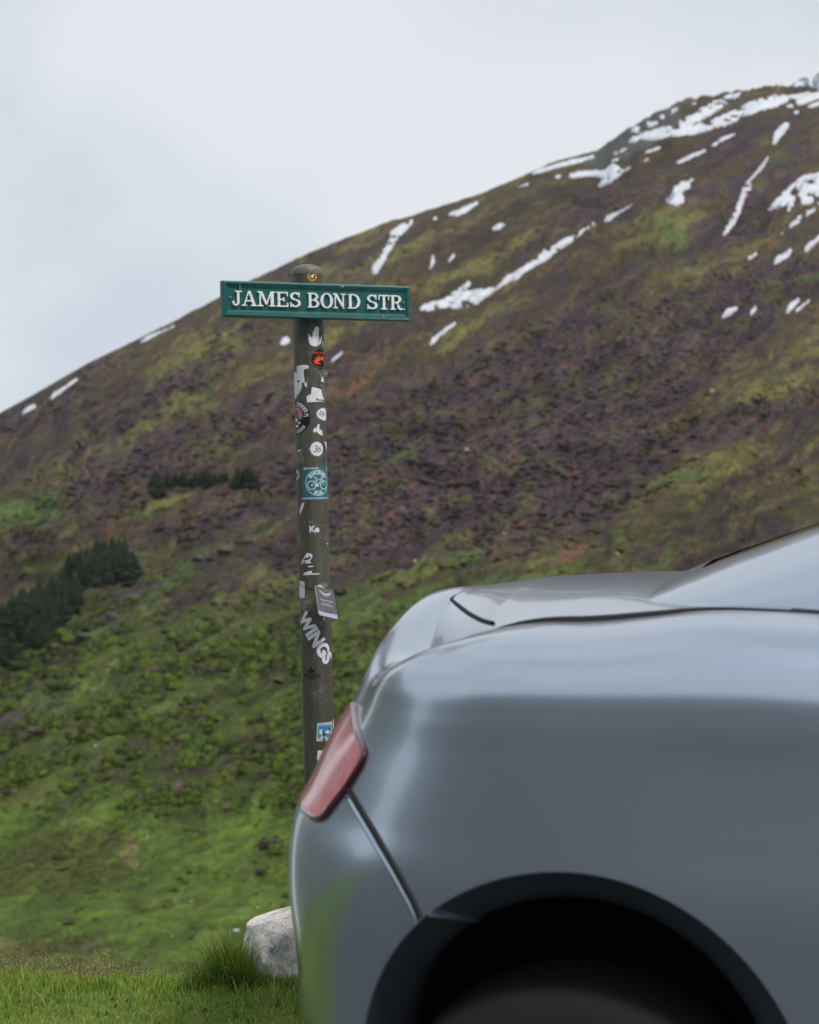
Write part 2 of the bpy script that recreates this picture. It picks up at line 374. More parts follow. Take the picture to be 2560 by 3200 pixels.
# ------------------------------------------------------------------ snow patches (parts of the hillside)
M_SNOW = plain('snow', (0.66, 0.685, 0.73, 1), 0.7, noise=(0.12, 0.8, (0.46, 0.48, 0.53, 1)))
Z8 = lambda L: [(1200+x/1.2684, 200+y/1.2684) for x, y in L]
SN = [
 Z8([(960,318),(985,290),(1060,262),(1150,240),(1240,190),(1330,130),(1420,108),(1418,125),(1320,190),(1220,245),(1290,225),(1380,185),(1470,140),(1552,118),(1560,130),(1690,108),(1700,118),(1560,170),(1440,205),(1380,235),(1300,265),(1220,285),(1140,290),(1060,310)]),
 Z8([(968,268),(1010,235),(1090,205),(1150,175),(1188,165),(1160,190),(1090,235),(1030,275),(990,275)]), Z8([(1205,160),(1262,140),(1240,160),(1210,168)]), Z8([(1280,130),(1330,112),(1310,128)]),
 Z8([(1590,170),(1660,130),(1725,105),(1760,100),(1760,125),(1700,150),(1620,178)]), Z8([(1670,168),(1725,148),(1760,140),(1760,155),(1690,178)]), Z8([(1622,190),(1660,182),(1640,200),(1622,203)]),
 Z8([(548,450),(620,415),(720,385),(830,360),(838,372),(780,392),(700,412),(620,435)]), Z8([(505,495),(580,468),(575,482),(515,500)]),
 Z8([(726,452),(735,435),(800,425),(870,420),(905,395),(935,405),(945,425),(995,390),(1003,400),(965,425),(930,450),(900,475),(850,495),(842,488),(870,455),(820,445),(760,455)]), Z8([(668,450),(690,440),(707,446),(690,458)]),
 Z8([(240,600),(300,575),(370,545),(382,552),(350,575),(330,590),(290,608),(270,602)]), Z8([(185,618),(200,606),(216,610),(205,625)]),
 Z8([(0,790),(-20,830),(-45,845),(-52,810),(-20,770),(20,700),(25,665),(60,640),(118,615),(122,625),(85,670),(50,705),(25,745)]),
 Z8([(420,655),(455,632),(490,632),(470,652),(440,664)]), Z8([(182,800),(185,765),(205,752),(200,775),(208,785),(180,825),(150,852),(135,866),(150,840),(172,830)]), Z8([(248,790),(270,755),(288,748),(280,770),(258,792)]),
 Z8([(130,985),(150,955),(230,935),(300,890),(340,862),(350,870),(330,900),(380,895),(440,890),(470,850),(520,825),(590,780),(650,730),(730,690),(790,655),(835,625),(838,640),(800,665),(750,705),(700,740),(640,785),(580,815),(540,850),(480,880),(430,910),(390,940),(350,965),(290,970),(240,968),(170,982)]),
 Z8([(862,635),(880,605),(930,585),(990,548),(985,565),(930,600),(890,630)]), Z8([(170,1120),(190,1090),(240,1050),(298,1015),(280,1040),(230,1080),(195,1115)]),
 Z8([(895,362),(950,335),(990,328),(960,345),(910,365)]), Z8([(875,392),(920,375),(945,374),(930,385),(890,396)]), Z8([(1018,355),(1080,330),(1113,326),(1085,345),(1030,360)]), Z8([(1022,388),(1045,372),(1062,372),(1040,388)]), Z8([(1155,352),(1180,336),(1194,338),(1175,350)]),
 Z8([(1138,402),(1190,370),(1240,350),(1283,336),(1280,348),(1220,378),(1170,398)]), Z8([(1293,325),(1330,295),(1398,270),(1395,282),(1350,305),(1310,330)]),
 Z8([(1112,550),(1115,530),(1140,515),(1145,490),(1170,470),(1230,455),(1236,468),(1210,500),(1180,515),(1195,535),(1190,552),(1160,570),(1140,558)]),
 Z8([(1535,320),(1545,265),(1580,235),(1613,232),(1605,260),(1570,300),(1542,332)]), Z8([(1340,688),(1345,660),(1375,610),(1400,550),(1420,490),(1450,450),(1490,405),(1520,362),(1530,368),(1510,410),(1460,460),(1455,500),(1430,540),(1415,590),(1390,640),(1360,680)]),
 Z8([(1520,580),(1560,530),(1600,490),(1660,440),(1725,430),(1770,420),(1770,520),(1725,530),(1690,560),(1650,560),(1640,520),(1620,570),(1600,600),(1590,560),(1540,585)]), Z8([(1600,650),(1630,610),(1680,580),(1725,540),(1770,520),(1770,545),(1700,590),(1650,630),(1610,655)]), Z8([(1555,688),(1585,660),(1583,676),(1560,690)]),
 Z8([(1658,755),(1670,725),(1725,675),(1770,650),(1770,670),(1725,705),(1690,740)]), Z8([(1535,802),(1550,770),(1610,730),(1625,740),(1600,770),(1560,795)]), Z8([(1420,795),(1450,762),(1500,735),(1490,752),(1440,785)]),
 Z8([(1237,1015),(1250,985),(1262,990),(1250,1012)]), Z8([(1333,1008),(1355,975),(1385,968),(1415,965),(1380,995),(1345,1012)]), Z8([(1445,1000),(1455,970),(1485,958),(1478,980),(1455,1000)]), Z8([(1588,990),(1600,955),(1650,925),(1648,945),(1605,988)]), Z8([(1615,992),(1650,960),(1700,925),(1690,945),(1640,985)]),
 [(418,1080),(460,1050),(520,1028),(550,1013),(545,1025),(500,1045),(455,1070)], [(62,1300),(80,1275),(110,1262),(118,1272),(90,1290)], [(145,1255),(165,1230),(205,1205),(240,1180),(245,1190),(200,1225),(165,1250)],
 [(873,1080),(880,1060),(900,1055),(913,1068),(895,1080)], [(872,1108),(880,1098),(885,1108)], [(1015,1145),(1040,1120),(1080,1090),(1085,1085),(1070,1110),(1030,1140)], [(1010,1172),(1022,1155),(1028,1160),(1015,1178)],
]
def inpoly(x, y, P):
    r = np.zeros(x.shape, bool)
    for (x0, y0), (x1, y1) in zip(P, P[1:]+P[:1]):
        c = ((y0 > y) != (y1 > y)) & (x < (x1-x0)*(y-y0)/((y1-y0)+1e-9)+x0)
        r ^= c
    return r
for k, P in enumerate(SN):
    a = np.array(P); lo = a.min(0)-8; hi = a.max(0)+8
    st = 2.6
    ar_ = abs(sum(P[i][0]*P[(i+1) % len(P)][1]-P[(i+1) % len(P)][0]*P[i][1] for i in range(len(P))))/2; jit = min(max(ar_/np.hypot(*(hi-lo))*.55, 3.5), 18)
    ux = np.arange(lo[0], hi[0], st); uy = np.arange(lo[1], hi[1], st)
    A, B = np.meshgrid(ux, uy, indexing='ij')
    jx = (fbm(A/13, B/9, 200+k, 4, 0.7)-0.5)*jit; jy = (fbm(A/13, B/9, 300+k, 4, 0.7)-0.5)*jit*.8
    ins = inpoly(A+jx, B+jy, P)
    hole = fbm(A/22, B/13, 400+k, 4, 0.65) > (0.71 if jit > 9 else .9)
    if k in (0, 1, 31, 36): hole = fbm(A/34, B/13, 400+k, 4, 0.6) > (0.60 if k != 0 else 0.66)
    ins &= ~hole
    if ins.sum() < 4: ins = inpoly(A, B, P)
    cell = ins[:-1, :-1] & ins[1:, :-1] & ins[:-1, 1:] & ins[1:, 1:]
    if cell.sum() < 1:
        cell = ins[:-1, :-1]
    cnt = np.zeros(A.shape, int); use = np.zeros(A.shape, bool)
    for di in (0, 1):
        for dj in (0, 1):
            v = cnt[di:di+cell.shape[0], dj:dj+cell.shape[1]]; v += cell
    use = cnt > 0
    idx = -np.ones(A.shape, int); idx[use] = np.arange(use.sum())
    yb = np.maximum(B, sky_y(A)+2.5)
    pp = terr(A[use], yb[use]); nn = terr(A[use], yb[use], TN)
    nn[nn[:, 2] < 0] *= -1
    off = np.where(cnt[use] == 4, 1.3, -0.25)[:, None]*(0.7+0.5*vnoise(A[use]/9, B[use]/9, k)[:, None])
    pp = pp+np.array([0, 0, 1.0])*off*0.8+nn*off*0.3
    ci, cj = np.nonzero(cell)
    F = np.stack([idx[ci, cj], idx[ci+1, cj], idx[ci+1, cj+1], idx[ci, cj+1]], -1)
    mesh_np('snow_patch', pp, F, M_SNOW, hill)

# ------------------------------------------------------------------ spruces
def spruce_mesh(seed):
    r = random.Random(seed); H = 1.0
    v, f, c = [], [], []
    def tri(a, b, d, col):
        n = len(v); v.extend([a, b, d]); c.extend([col]*3); f.append((n, n+1, n+2))
    tiers = 17
    for k in range(tiers):
        t = k/(tiers-1); z = 0.10+0.88*t; rad = (0.25*(1-t)**0.72+0.012)*r.uniform(.82, 1.15)
        nb = int(13-7*t)
        for b in range(nb):
            an = 2*math.pi*(b+r.random()*.8)/nb; L = rad*r.uniform(.72, 1.15); dr = L*r.uniform(.25, .6)
            ca, sa = math.cos(an), math.sin(an); w = L*r.uniform(.28, .42)
            g = r.uniform(.7, 1.35); col = lin(42, 57, 40)*g
            if r.random() < .18: col = lin(60, 70, 42)*g
            base = (0, 0, z+0.03); tip = (ca*L, sa*L, z-dr)
            m1 = (ca*L*.55-sa*w, sa*L*.55+ca*w, z-dr*.55); m2 = (ca*L*.55+sa*w, sa*L*.55-ca*w, z-dr*.55)
            tri(base, m1, tip, col); tri(base, tip, m2, col*.9)
            for s in (.5, .8):
                q = (ca*L*s, sa*L*s, z-dr*s); e = w*.6
                tri(q, (q[0]-sa*e+ca*e*.5, q[1]+ca*e+sa*e*.5, q[2]-.03), (q[0]+sa*e+ca*e*.5, q[1]-ca*e+sa*e*.5, q[2]-.03), col*.8)
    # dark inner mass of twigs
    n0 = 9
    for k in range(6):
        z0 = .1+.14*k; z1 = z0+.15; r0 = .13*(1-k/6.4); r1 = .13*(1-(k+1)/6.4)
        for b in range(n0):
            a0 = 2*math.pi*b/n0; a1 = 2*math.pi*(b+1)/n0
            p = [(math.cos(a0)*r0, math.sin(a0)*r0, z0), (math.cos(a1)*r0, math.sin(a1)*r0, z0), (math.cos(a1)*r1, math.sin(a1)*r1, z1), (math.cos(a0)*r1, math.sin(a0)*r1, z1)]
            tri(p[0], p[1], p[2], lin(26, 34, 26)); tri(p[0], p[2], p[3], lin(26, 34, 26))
    return np.array(v), np.array(f), np.array(c)
def trunk_bm():
    bm = bmesh.new()
    bmesh.ops.create_cone(bm, cap_ends=True, segments=7, radius1=.022, radius2=.004, depth=.95, matrix=Matrix.Translation((0, 0, .445)))
    return bm
SPR = []
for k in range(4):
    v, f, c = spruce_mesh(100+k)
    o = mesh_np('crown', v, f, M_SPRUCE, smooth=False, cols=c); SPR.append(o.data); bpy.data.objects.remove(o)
tb = bm_obj('trunk', trunk_bm(), M_BARK); TRUNK = tb.data; bpy.data.objects.remove(tb)
spruce_feet = []
def spruce(px, py, hpx, label, group=None, wide=1.0):
    p = terr(px, py)[0]; d = p[1]; h = 1.22*hpx/FPX*d
    e = empty('spruce_tree', (p[0], p[1], p[2]-0.03*h), (random.uniform(-.04, .04), random.uniform(-.04, .04), random.uniform(0, 6.28)))
    e.scale = (h*wide*1.45*random.uniform(.85, 1.15), h*wide*1.45*random.uniform(.85, 1.15), h)
    tag(e, label, 'tree', group)
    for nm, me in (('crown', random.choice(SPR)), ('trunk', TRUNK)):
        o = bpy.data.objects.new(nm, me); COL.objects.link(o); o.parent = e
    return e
Z2 = lambda L: [(x/2.695, 1600+y/2.695) for x, y in L]
def fill_trees(poly, n, mind, hr, label, group):
    a = np.array(poly); lo = a.min(0); hi = a.max(0); pts = []; k = 0
    while len(pts) < n and k < 6000:
        k += 1
        x = random.uniform(lo[0], hi[0]); y = random.uniform(lo[1], hi[1])
        if not inpoly(np.array([x]), np.array([y]), poly)[0]: continue
        if any(abs(x-p[0]) < mind and abs(y-p[1]) < mind*.55 for p in pts): continue
        pts.append((x, y))
    for x, y in pts: spruce(x, y, random.uniform(*hr), label, group, 1.1)
fill_trees(Z2([(0, 950), (140, 880), (260, 800), (430, 760), (560, 720), (655, 700), (640, 800), (580, 930), (500, 1010), (430, 1080), (310, 1135), (210, 1130), (150, 1000), (0, 1000)]), 74, 11, (58, 76),
           'dark green spruce in the dense lower stand at the left edge', 'spruces of the lower stand')
fill_trees(Z2([(545, 540), (660, 470), (780, 420), (950, 380), (1050, 400), (1060, 450), (970, 560), (830, 620), (690, 630), (660, 600)]), 46, 11, (50, 66),
           'dark green spruce in the upper stand on the knoll', 'spruces of the upper stand')
for x, y in Z2([(-60, 980), (-130, 1010), (-60, 900), (-200, 1000)]): spruce(x, y, 66, 'dark green spruce in the dense lower stand at the left edge', 'spruces of the lower stand', 1.1)
for (x, y), h in zip(Z2([(1045, 545), (1090, 578), (1140, 540), (1080, 500), (1120, 480)]), (56, 66, 58, 60, 50)):
    spruce(x, y, h, 'spruce in the small clump right beside the upper stand', 'spruces of the small clump', 1.35)
spruce(*Z2([(105, 1240)])[0], 78, 'lone slim spruce just below the lower stand, near the left edge', None, 1.0)
spruce(*Z2([(15, 1255)])[0], 76, 'lone slim spruce below the lower stand, cut by the left edge', None, 1.0)
for x, y, h, lb in [(478, 1525, 46, 'leftmost dark conifer of the small row high on the slope'), (500, 1555, 50, 'dark conifer standing lowest, just below the left end of the small row'), (548, 1512, 34, 'low dark conifer second from the left in the small row'),
                    (612, 1520, 46, 'dark conifer third from the left in the small row'), (640, 1518, 50, 'dark conifer in the middle of the small row'), (690, 1508, 30, 'smallest dark conifer of the small row'),
                    (745, 1520, 52, 'dark conifer second from the right in the small row'), (778, 1516, 54, 'rightmost dark conifer of the small row')]+[(q_x, q_y, q_h, 'low dark conifer filling the gaps of the small row') for q_x, q_y, q_h in ((525, 1515, 34), (566, 1512, 30), (575, 1510, 34), (626, 1512, 36), (655, 1512, 36), (670, 1507, 28), (705, 1504, 28), (762, 1512, 44), (790, 1512, 40), (490, 1512, 40))]:
    spruce(x, y, h, lb, 'row of conifers high on the slope', 1.5)

# ------------------------------------------------------------------ shrubs
def ico(sub):
    bm = bmesh.new(); bmesh.ops.create_icosphere(bm, subdivisions=sub, radius=1)
    v = np.array([x.co[:] for x in bm.verts]); f = np.array([[q.index for q in p.verts] for p in bm.faces]); bm.free(); return v, f
def bush_tpl(seed, nleaf, sub=1, spread=.38):
    r = np.random.default_rng(seed); v, f = ico(sub)
    v = v*(0.62+0.35*r.random((len(v), 1))); v[:, 2] = np.maximum(v[:, 2], -.35)
    sh = 0.55+0.6*r.random((len(v), 1))
    lv = r.normal(size=(nleaf, 3)); lv /= np.linalg.norm(lv, axis=1, keepdims=True); lv[:, 2] = np.abs(lv[:, 2])*.95-.12
    lv *= (0.72+0.38*r.random((nleaf, 1)))
    q1 = r.normal(size=(nleaf, 3)); q2 = r.normal(size=(nleaf, 3)); q1 *= spread/np.linalg.norm(q1, axis=1, keepdims=True)*.8; q2 *= spread/np.linalg.norm(q2, axis=1, keepdims=True)*.8
    tri = np.stack([lv-q1*.5-q2*.3, lv+q1*.6, lv+q2*.7], 1).reshape(-1, 3)
    n0 = len(v); lf = np.arange(nleaf*3).reshape(-1, 3)+n0
    sl = np.repeat(0.65+0.85*r.random((nleaf, 1)), 3, 0)
    return np.concatenate([v, tri]), np.concatenate([f, lf]), np.concatenate([sh, sl])
def blob_tpl(seed):
    r = np.random.default_rng(seed); v, f = ico(1); v = v*(0.66+0.5*r.random((len(v), 1))); v[:, 2] = np.maximum(v[:, 2], -.35); return v, f, 0.8+0.4*r.random((len(v), 1))
TPL_B = [blob_tpl(k) for k in range(8)]
TPL_S = [bush_tpl(k, 26, 1) for k in range(6)]
TPL_L = [bush_tpl(50+k, 120, 2, .27) for k in range(5)]
def scatter(name, n, probf, sizef, colf, tpls, mat, xr, yr, seed, flat=.75, label='', cat='shrubs', sm=False):
    r = np.random.default_rng(seed)
    x = r.uniform(*xr, n*8); y = r.uniform(*yr, n*8); keep = (y > sky_y(x)+8) & (r.random(n*8) < probf(x, y))
    # thinner where the car stands in front
    keep &= ~((x > 1250) & (y > 1950) & (r.random(n*8) < .6))
    x = x[keep][:n]; y = y[keep][:n]
    o = np.argsort(y); x = x[o]; y = y[o]
    P = terr(x, y); sz = sizef(x, y, r)/FPX*P[:, 1]; C = colf(x, y, r)
    vs, fs, cs, ns = [], [], [], []; off = 0
    for i in range(len(x)):
        v, f, s = tpls[r.integers(len(tpls))]
        a = r.uniform(0, 6.28); ca, sa = math.cos(a), math.sin(a); k = sz[i]
        w = v*np.array([r.uniform(.8, 1.35), r.uniform(.8, 1.2), flat*r.uniform(.8, 1.2)])*k
        w = np.stack([w[:, 0]*ca-w[:, 1]*sa, w[:, 0]*sa+w[:, 1]*ca, w[:, 2]+k*.15], -1)+P[i]
        vs.append(w); fs.append(f+off); cs.append(C[i]*s); off += len(v)
        q_ = v+np.array([0, 0, .9]); ns.append(q_)
    o = mesh_np(name, np.concatenate(vs), np.concatenate(fs), mat, smooth=True, cols=np.concatenate(cs), nrm=(lambda q_: q_/np.linalg.norm(q_, axis=1, keepdims=True))(np.concatenate(ns)))
    tag(o, label, cat, kind='stuff'); return o
def p_scrub(x, y):
    a, c = streak(x, y)
    return np.clip(sstep(0.45, 0.75, blobs(x, y, SCRUB)*0.62+fbm(a/150, c/48, 41, 5, 0.6)*0.75-0.12), 0.03, 1)*sstep(500, 800, y)*(1-0.75*sstep(1900, 2300, y))
def scrub_col(x, y, r):
    return terr(x, y, TC)*(1.15+0.8*r.random((len(x), 1)))
scatter('bare_scrub', 6500, p_scrub, lambda x, y, r: (4.5+5.5*sstep(700, 2000, y))*(.5+r.gamma(2.2, .28, len(x))), scrub_col, TPL_B, M_SCRUB, (-60, 2640), (600, 2300), 5, .27,
        'purple-brown leafless scrub covering the slope', sm=True)
def p_green(x, y):
    a_, c_ = streak(x, y); m = fbm(a_/150, c_/46, 71, 4, .6)
    mead = sstep(2330, 2560, y+(fbm(x/260, y/190, 49, 4, 0.6)-0.5)*420-0.16*np.clip(x-250, 0, 2000))
    tr = (inpoly(x, y, Z2([(-60, 560), (560, 520), (760, 240), (1200, 300), (1200, 600), (660, 720), (430, 1150), (-60, 1300)])))
    return np.clip(sstep(1700, 2150, y-0.1*(x-600))*sstep(.42, .58, m)*(1-.985*mead)+.006, 0, 1)*~tr
def green_col(x, y, r):
    g = lin(90, 112, 42)[None]*(0.6+0.7*r.random((len(x), 1)))
    q = r.random(len(x)) < .3; g[q] = lin(100, 112, 46)[None]*(0.6+0.7*r.random((q.sum(), 1)))
    q = r.random(len(x)) < .16+.2*sstep(2200, 1900, y); g[q] = lin(96, 84, 76)[None]*(0.7+0.6*r.random((q.sum(), 1)))
    return g*.85+.55*terr(x, y, TC)
scatter('green_scrub', 5200, p_green, lambda x, y, r: (8+8*sstep(1700, 2500, y))*(.45+r.gamma(2.2, .28, len(x))), green_col, TPL_S, M_SCRUB, (-80, 2100), (1640, 2950), 6, .72,
        'low green alder scrub covering the lower slope')
# heath tussocks over the meadow and heath
scatter('heath_tussocks', 1300, lambda x, y: np.clip(blobs(x, y, [(190, 2700, 330, 110, 14, 1.1), (200, 2960, 260, 60, 5, .9), (880, 2700, 170, 70, 20, .6)])-.15, .02, 1), lambda x, y, r: 5*r.uniform(.6, 1.5, len(x)),
        lambda x, y, r: terr(x, y, TC)*(.9+.6*r.random((len(x), 1))), TPL_B, M_SCRUB, (-80, 1150), (2400, 3150), 8, .35, 'brown-green heath tussocks on the meadow', 'heath', True)
# the largest shrubs stand singly
BM_L = []
for k, (v, f, s) in enumerate(TPL_L):
    for cc in ((106, 132, 50), (114, 132, 52), (92, 118, 52)):
        q_ = v+np.array([0, 0, .7]); q_ /= np.linalg.norm(q_, axis=1, keepdims=True)
        o = mesh_np('foliage', v*np.array([1, 1, .8]), f, M_SCRUB, smooth=True, nrm=q_, cols=np.clip(lin(*cc)*s, 0, 1)); BM_L.append(o.data); bpy.data.objects.remove(o)
r_ = np.random.default_rng(21); cnt = 0; pts = []
while cnt < 170:
    x = r_.uniform(-20, 1120); y = r_.uniform(1980, 2760)
    if r_.random() > p_green(np.array([x]), np.array([y]))[0]: continue
    if any((x-a)**2+((y-b)*1.5)**2 < 26**2 for a, b in pts): continue
    pts.append((x, y)); cnt += 1
    p = terr(x, y)[0]; k = r_.uniform(13, 29)/FPX*p[1]
    o = bpy.data.objects.new('alder_shrub', BM_L[r_.integers(len(BM_L))]); COL.objects.link(o)
    o.location = (p[0], p[1], p[2]+k*.2); o.scale = (k*r_.uniform(.9, 1.3), k*r_.uniform(.9, 1.2), k*r_.uniform(.8, 1.15)); o.rotation_euler = (0, 0, r_.uniform(0, 6.28))
    tag(o, 'rounded green shrub among the bushes of the lower slope', 'shrub', 'green shrubs of the lower slope')

# rocks on the slope
M_ROCK = plain('slope_rock', c4(88, 80, 76), 0.95, noise=(0.6, 0.9, c4(50, 46, 44)))
M_PALE = plain('pale_stone', c4(196, 194, 190), 0.85, noise=(2, 0.5, c4(150, 146, 140)))
def rock_mesh(seed, fl=.7):
    r = np.random.default_rng(seed); v, f = ico(3)
    for k in range(9):
        n = r.normal(size=3); n /= np.linalg.norm(n); d = r.uniform(.55, .9)
        s = v@n; m = s > d; v[m] -= np.outer(s[m]-d, n)*.9
    v *= (1+.12*(fbm(v[:, 0]*3+v[:, 2]*2+9, v[:, 1]*3-v[:, 2], seed, 3)[:, None]-.5)*2)
    v[:, 2] *= fl
    return v, f
def slope_rock(x, y, wpx, label, mat, seed, fl=.6, name='rock_outcrop', cat='rock', wide=1.0):
    v, f = rock_mesh(seed, fl); p = terr(x, y)[0]; k = wpx/2/FPX*p[1]
    o = mesh_np(name, v*k*np.array([wide, 1, 1]), f, mat, smooth=False); o.location = (p[0], p[1], p[2]-.05*k); o.rotation_euler = (0, 0, 0)
    tag(o, label, cat); return o
slope_rock(350, 1925, 44, 'rounded grey crag below the small spruce clump', M_ROCK, 3, .85)
slope_rock(400, 1868, 70, 'long dark rock ledge on the grassy knoll right of the spruces', M_ROCK, 4, .42, wide=1.2)
slope_rock(620, 1748, 46, 'left rock step of the broken cliff right of the knoll', M_ROCK, 5, .6)
slope_rock(700, 1718, 52, 'middle rock step of the broken cliff right of the knoll', M_ROCK, 6, .6)
slope_rock(775, 1692, 44, 'right rock step of the broken cliff right of the knoll', M_ROCK, 7, .6)
slope_rock(265, 1985, 60, 'low brown ledge at the foot of the lower spruce stand', M_ROCK, 8, .3)
slope_rock(738, 2907, 22, 'flat pale stone on the meadow beside the boulder', M_PALE, 9, .35, 'pale_stone', 'stone')
slope_rock(538, 2925, 8, 'tiny pale stone alone on the smooth green meadow', M_PALE, 10, .6, 'pale_stone', 'stone')
slope_rock(598, 2816, 9, 'tiny white stone high on the meadow above the grass tuft', M_PALE, 11, .7, 'pale_stone', 'stone')
slope_rock(806, 2835, 10, 'tiny white stone on the meadow just above the boulder, left one', M_PALE, 12, .6, 'pale_stone', 'stone')
slope_rock(856, 2828, 9, 'tiny white stone on the meadow just above the boulder, right one', M_PALE, 13, .6, 'pale_stone', 'stone')
slope_rock(462, 2615, 9, 'tiny white stone in the grass gap between the green shrubs', M_PALE, 14, .6, 'pale_stone', 'stone')
slope_rock(300, 2330, 16, 'pale stone among the green shrubs, left middle of the slope', M_PALE, 15, .5, 'pale_stone', 'stone')
slope_rock(1458, 1405, 16, 'pale stone lying in the dark scrub above the car boot', M_PALE, 16, .6, 'pale_stone', 'stone')
slope_rock(2225, 1222, 18, 'grey-white stone on the olive grass, right side of the slope', M_PALE, 17, .6, 'pale_stone', 'stone')
slope_rock(1930, 1730, 11, 'small white stone in the scrub just above the car boot', M_PALE, 18, .7, 'pale_stone', 'stone')
slope_rock(1296, 1752, 12, 'small white stone left of the car boot', M_PALE, 19, .7, 'pale_stone', 'stone')
# ------------------------------------------------------------------ car
M_PAINT = plain('grey_metallic_paint', (0.45, 0.52, 0.61, 1), 0.25, metal=0.9, coat=0.6, coatr=0.05)
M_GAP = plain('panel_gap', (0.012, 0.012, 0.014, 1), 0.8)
M_BLACK = plain('black_plastic', (0.012, 0.012, 0.013, 1), 0.7)
M_RUBBER = plain('tyre_rubber', (0.016, 0.016, 0.017, 1), 0.85, bump=(80, 0.3), spec=.2)
M_ALLOY = plain('alloy', (0.42, 0.43, 0.45, 1), 0.3, metal=1.0)
M_CHROME = plain('bright_trim', (0.75, 0.77, 0.8, 1), 0.18, metal=1.0)
M_GLASS = plain('tinted_glass', (0.012, 0.014, 0.016, 1), 0.05, coat=1.0)
M_LENS, n_, p_ = newmat('red_lens')
p_.inputs['Base Color'].default_value = (0.50, 0.018, 0.03, 1); p_.inputs['Roughness'].default_value = 0.22
p_.inputs['Coat Weight'].default_value = 1.0; p_.inputs['Coat Roughness'].default_value = 0.12; p_.inputs['Subsurface Weight'].default_value = 0.3; p_.inputs['Subsurface Radius'].default_value = (.03, .004, .004)
vz = N(n_, 'ShaderNodeTexVoronoi'); vz.inputs['Scale'].default_value = 34
tcn = N(n_, 'ShaderNodeTexCoord'); n_.links.new(tcn.outputs['Object'], vz.inputs['Vector'])
rr_ = N(n_, 'ShaderNodeValToRGB'); rr_.color_ramp.elements[0].color = (1.0, 0.34, 0.39, 1); rr_.color_ramp.elements[1].color = (0.95, 0.19, 0.25, 1); rr_.color_ramp.elements[1].position = .8
n_.links.new(vz.outputs['Distance'], rr_.inputs[0]); n_.links.new(rr_.outputs[0], p_.inputs['Base Color'])
M_LENSRIM = plain('dark_red_lens_rim', (0.10, 0.004, 0.006, 1), 0.2, coat=1.0)

TH = R(15)
CX, CY = 0.225+0.95*math.sin(TH), 2.0+0.95*math.cos(TH)
car = empty('parked_car', (CX, CY, -0.152), (0, 0, -TH))
tag(car, 'silver-grey sports car parked in front, its tail and rear wheel arch in view', 'car')
GZ0 = -0.152
# local frame: x forward, y to the left (far side), z up from the lay-by; build values below use height above the verge level
def loc(L, Wd, Z): return np.stack([L, -Wd, Z-GZ0], -1)
def to_px(L, Wd, Z):
    X = CX+L*math.cos(TH)-Wd*math.sin(TH); Y = CY-L*math.sin(TH)-Wd*math.cos(TH)
    return 1280+X/Y*FPX, 1600-(Z-CAM_H)/Y*FPX
def catmull(P, n):
    """P: (..., K) keys -> (..., n) samples"""
    K = P.shape[-1]; s = np.linspace(0, K-1, n); i = np.clip(np.floor(s).astype(int), 0, K-2); t = s-i
    g = lambda k: P[..., np.clip(k, 0, K-1)]
    p0, p1, p2, p3 = g(i-1), g(i), g(i+1), g(i+2)
    return 0.5*((2*p1)+(-p0+p2)*t+(2*p0-5*p1+4*p2-p3)*t*t+(-p0+3*p1-3*p2+p3)*t**3)
LR, LC, NE = -0.66, -0.02, 2.5      # rear end, start of the straight flank, corner exponent
LF, LCF = 3.72, 2.75
def plan():
    ph = np.linspace(0, math.pi/2, 150)
    L0 = LC-(LC-LR)*np.cos(ph)**(2/NE); W0 = 0.945*np.sin(ph)**(2/NE)
    Lm = np.concatenate([np.linspace(LC, 0.6, 90)[1:], np.linspace(0.6, LCF, 90)[1:-1]])
    Wm = np.interp(Lm, [LC, .15, .6, 1.2, 1.8, 2.4, LCF], [.945, .945, .925, .905, .905, .925, .925])
    ph2 = np.linspace(math.pi/2, 0, 70)
    L2 = LCF+(LF-LCF)*np.cos(ph2)**(2/NE); W2 = 0.925*np.sin(ph2)**(2/NE)
    L = np.concatenate([L0, Lm, L2]); Wd = np.concatenate([W0, Wm, W2])
    # even re-spacing where the corner is
    s = np.concatenate([[0], np.cumsum(np.hypot(np.diff(L), np.diff(Wd)))])
    n = np.concatenate([np.linspace(0, 2.2, 260), np.linspace(2.2, s[-1], 150)[1:]])
    return np.interp(n, s, L), np.interp(n, s, Wd)
BL, BW = plan()
k_ = np.ones(9)/9
def smooth(a):
    p = np.concatenate([2*a[0]-a[8:0:-1], a, 2*a[-1]-a[-2:-10:-1]]); return np.convolve(np.convolve(p, k_, 'same'), k_, 'same')[8:-8]
BW = smooth(BW); BL = smooth(BL); BW[0] = 0; BW[-1] = 0; BW = np.clip(BW, 0, None)
tl = np.gradient(BL); tw = np.gradient(BW); nn_ = np.hypot(tl, tw); NLx, NWx = -tw/nn_, tl/nn_   # outward plan normal
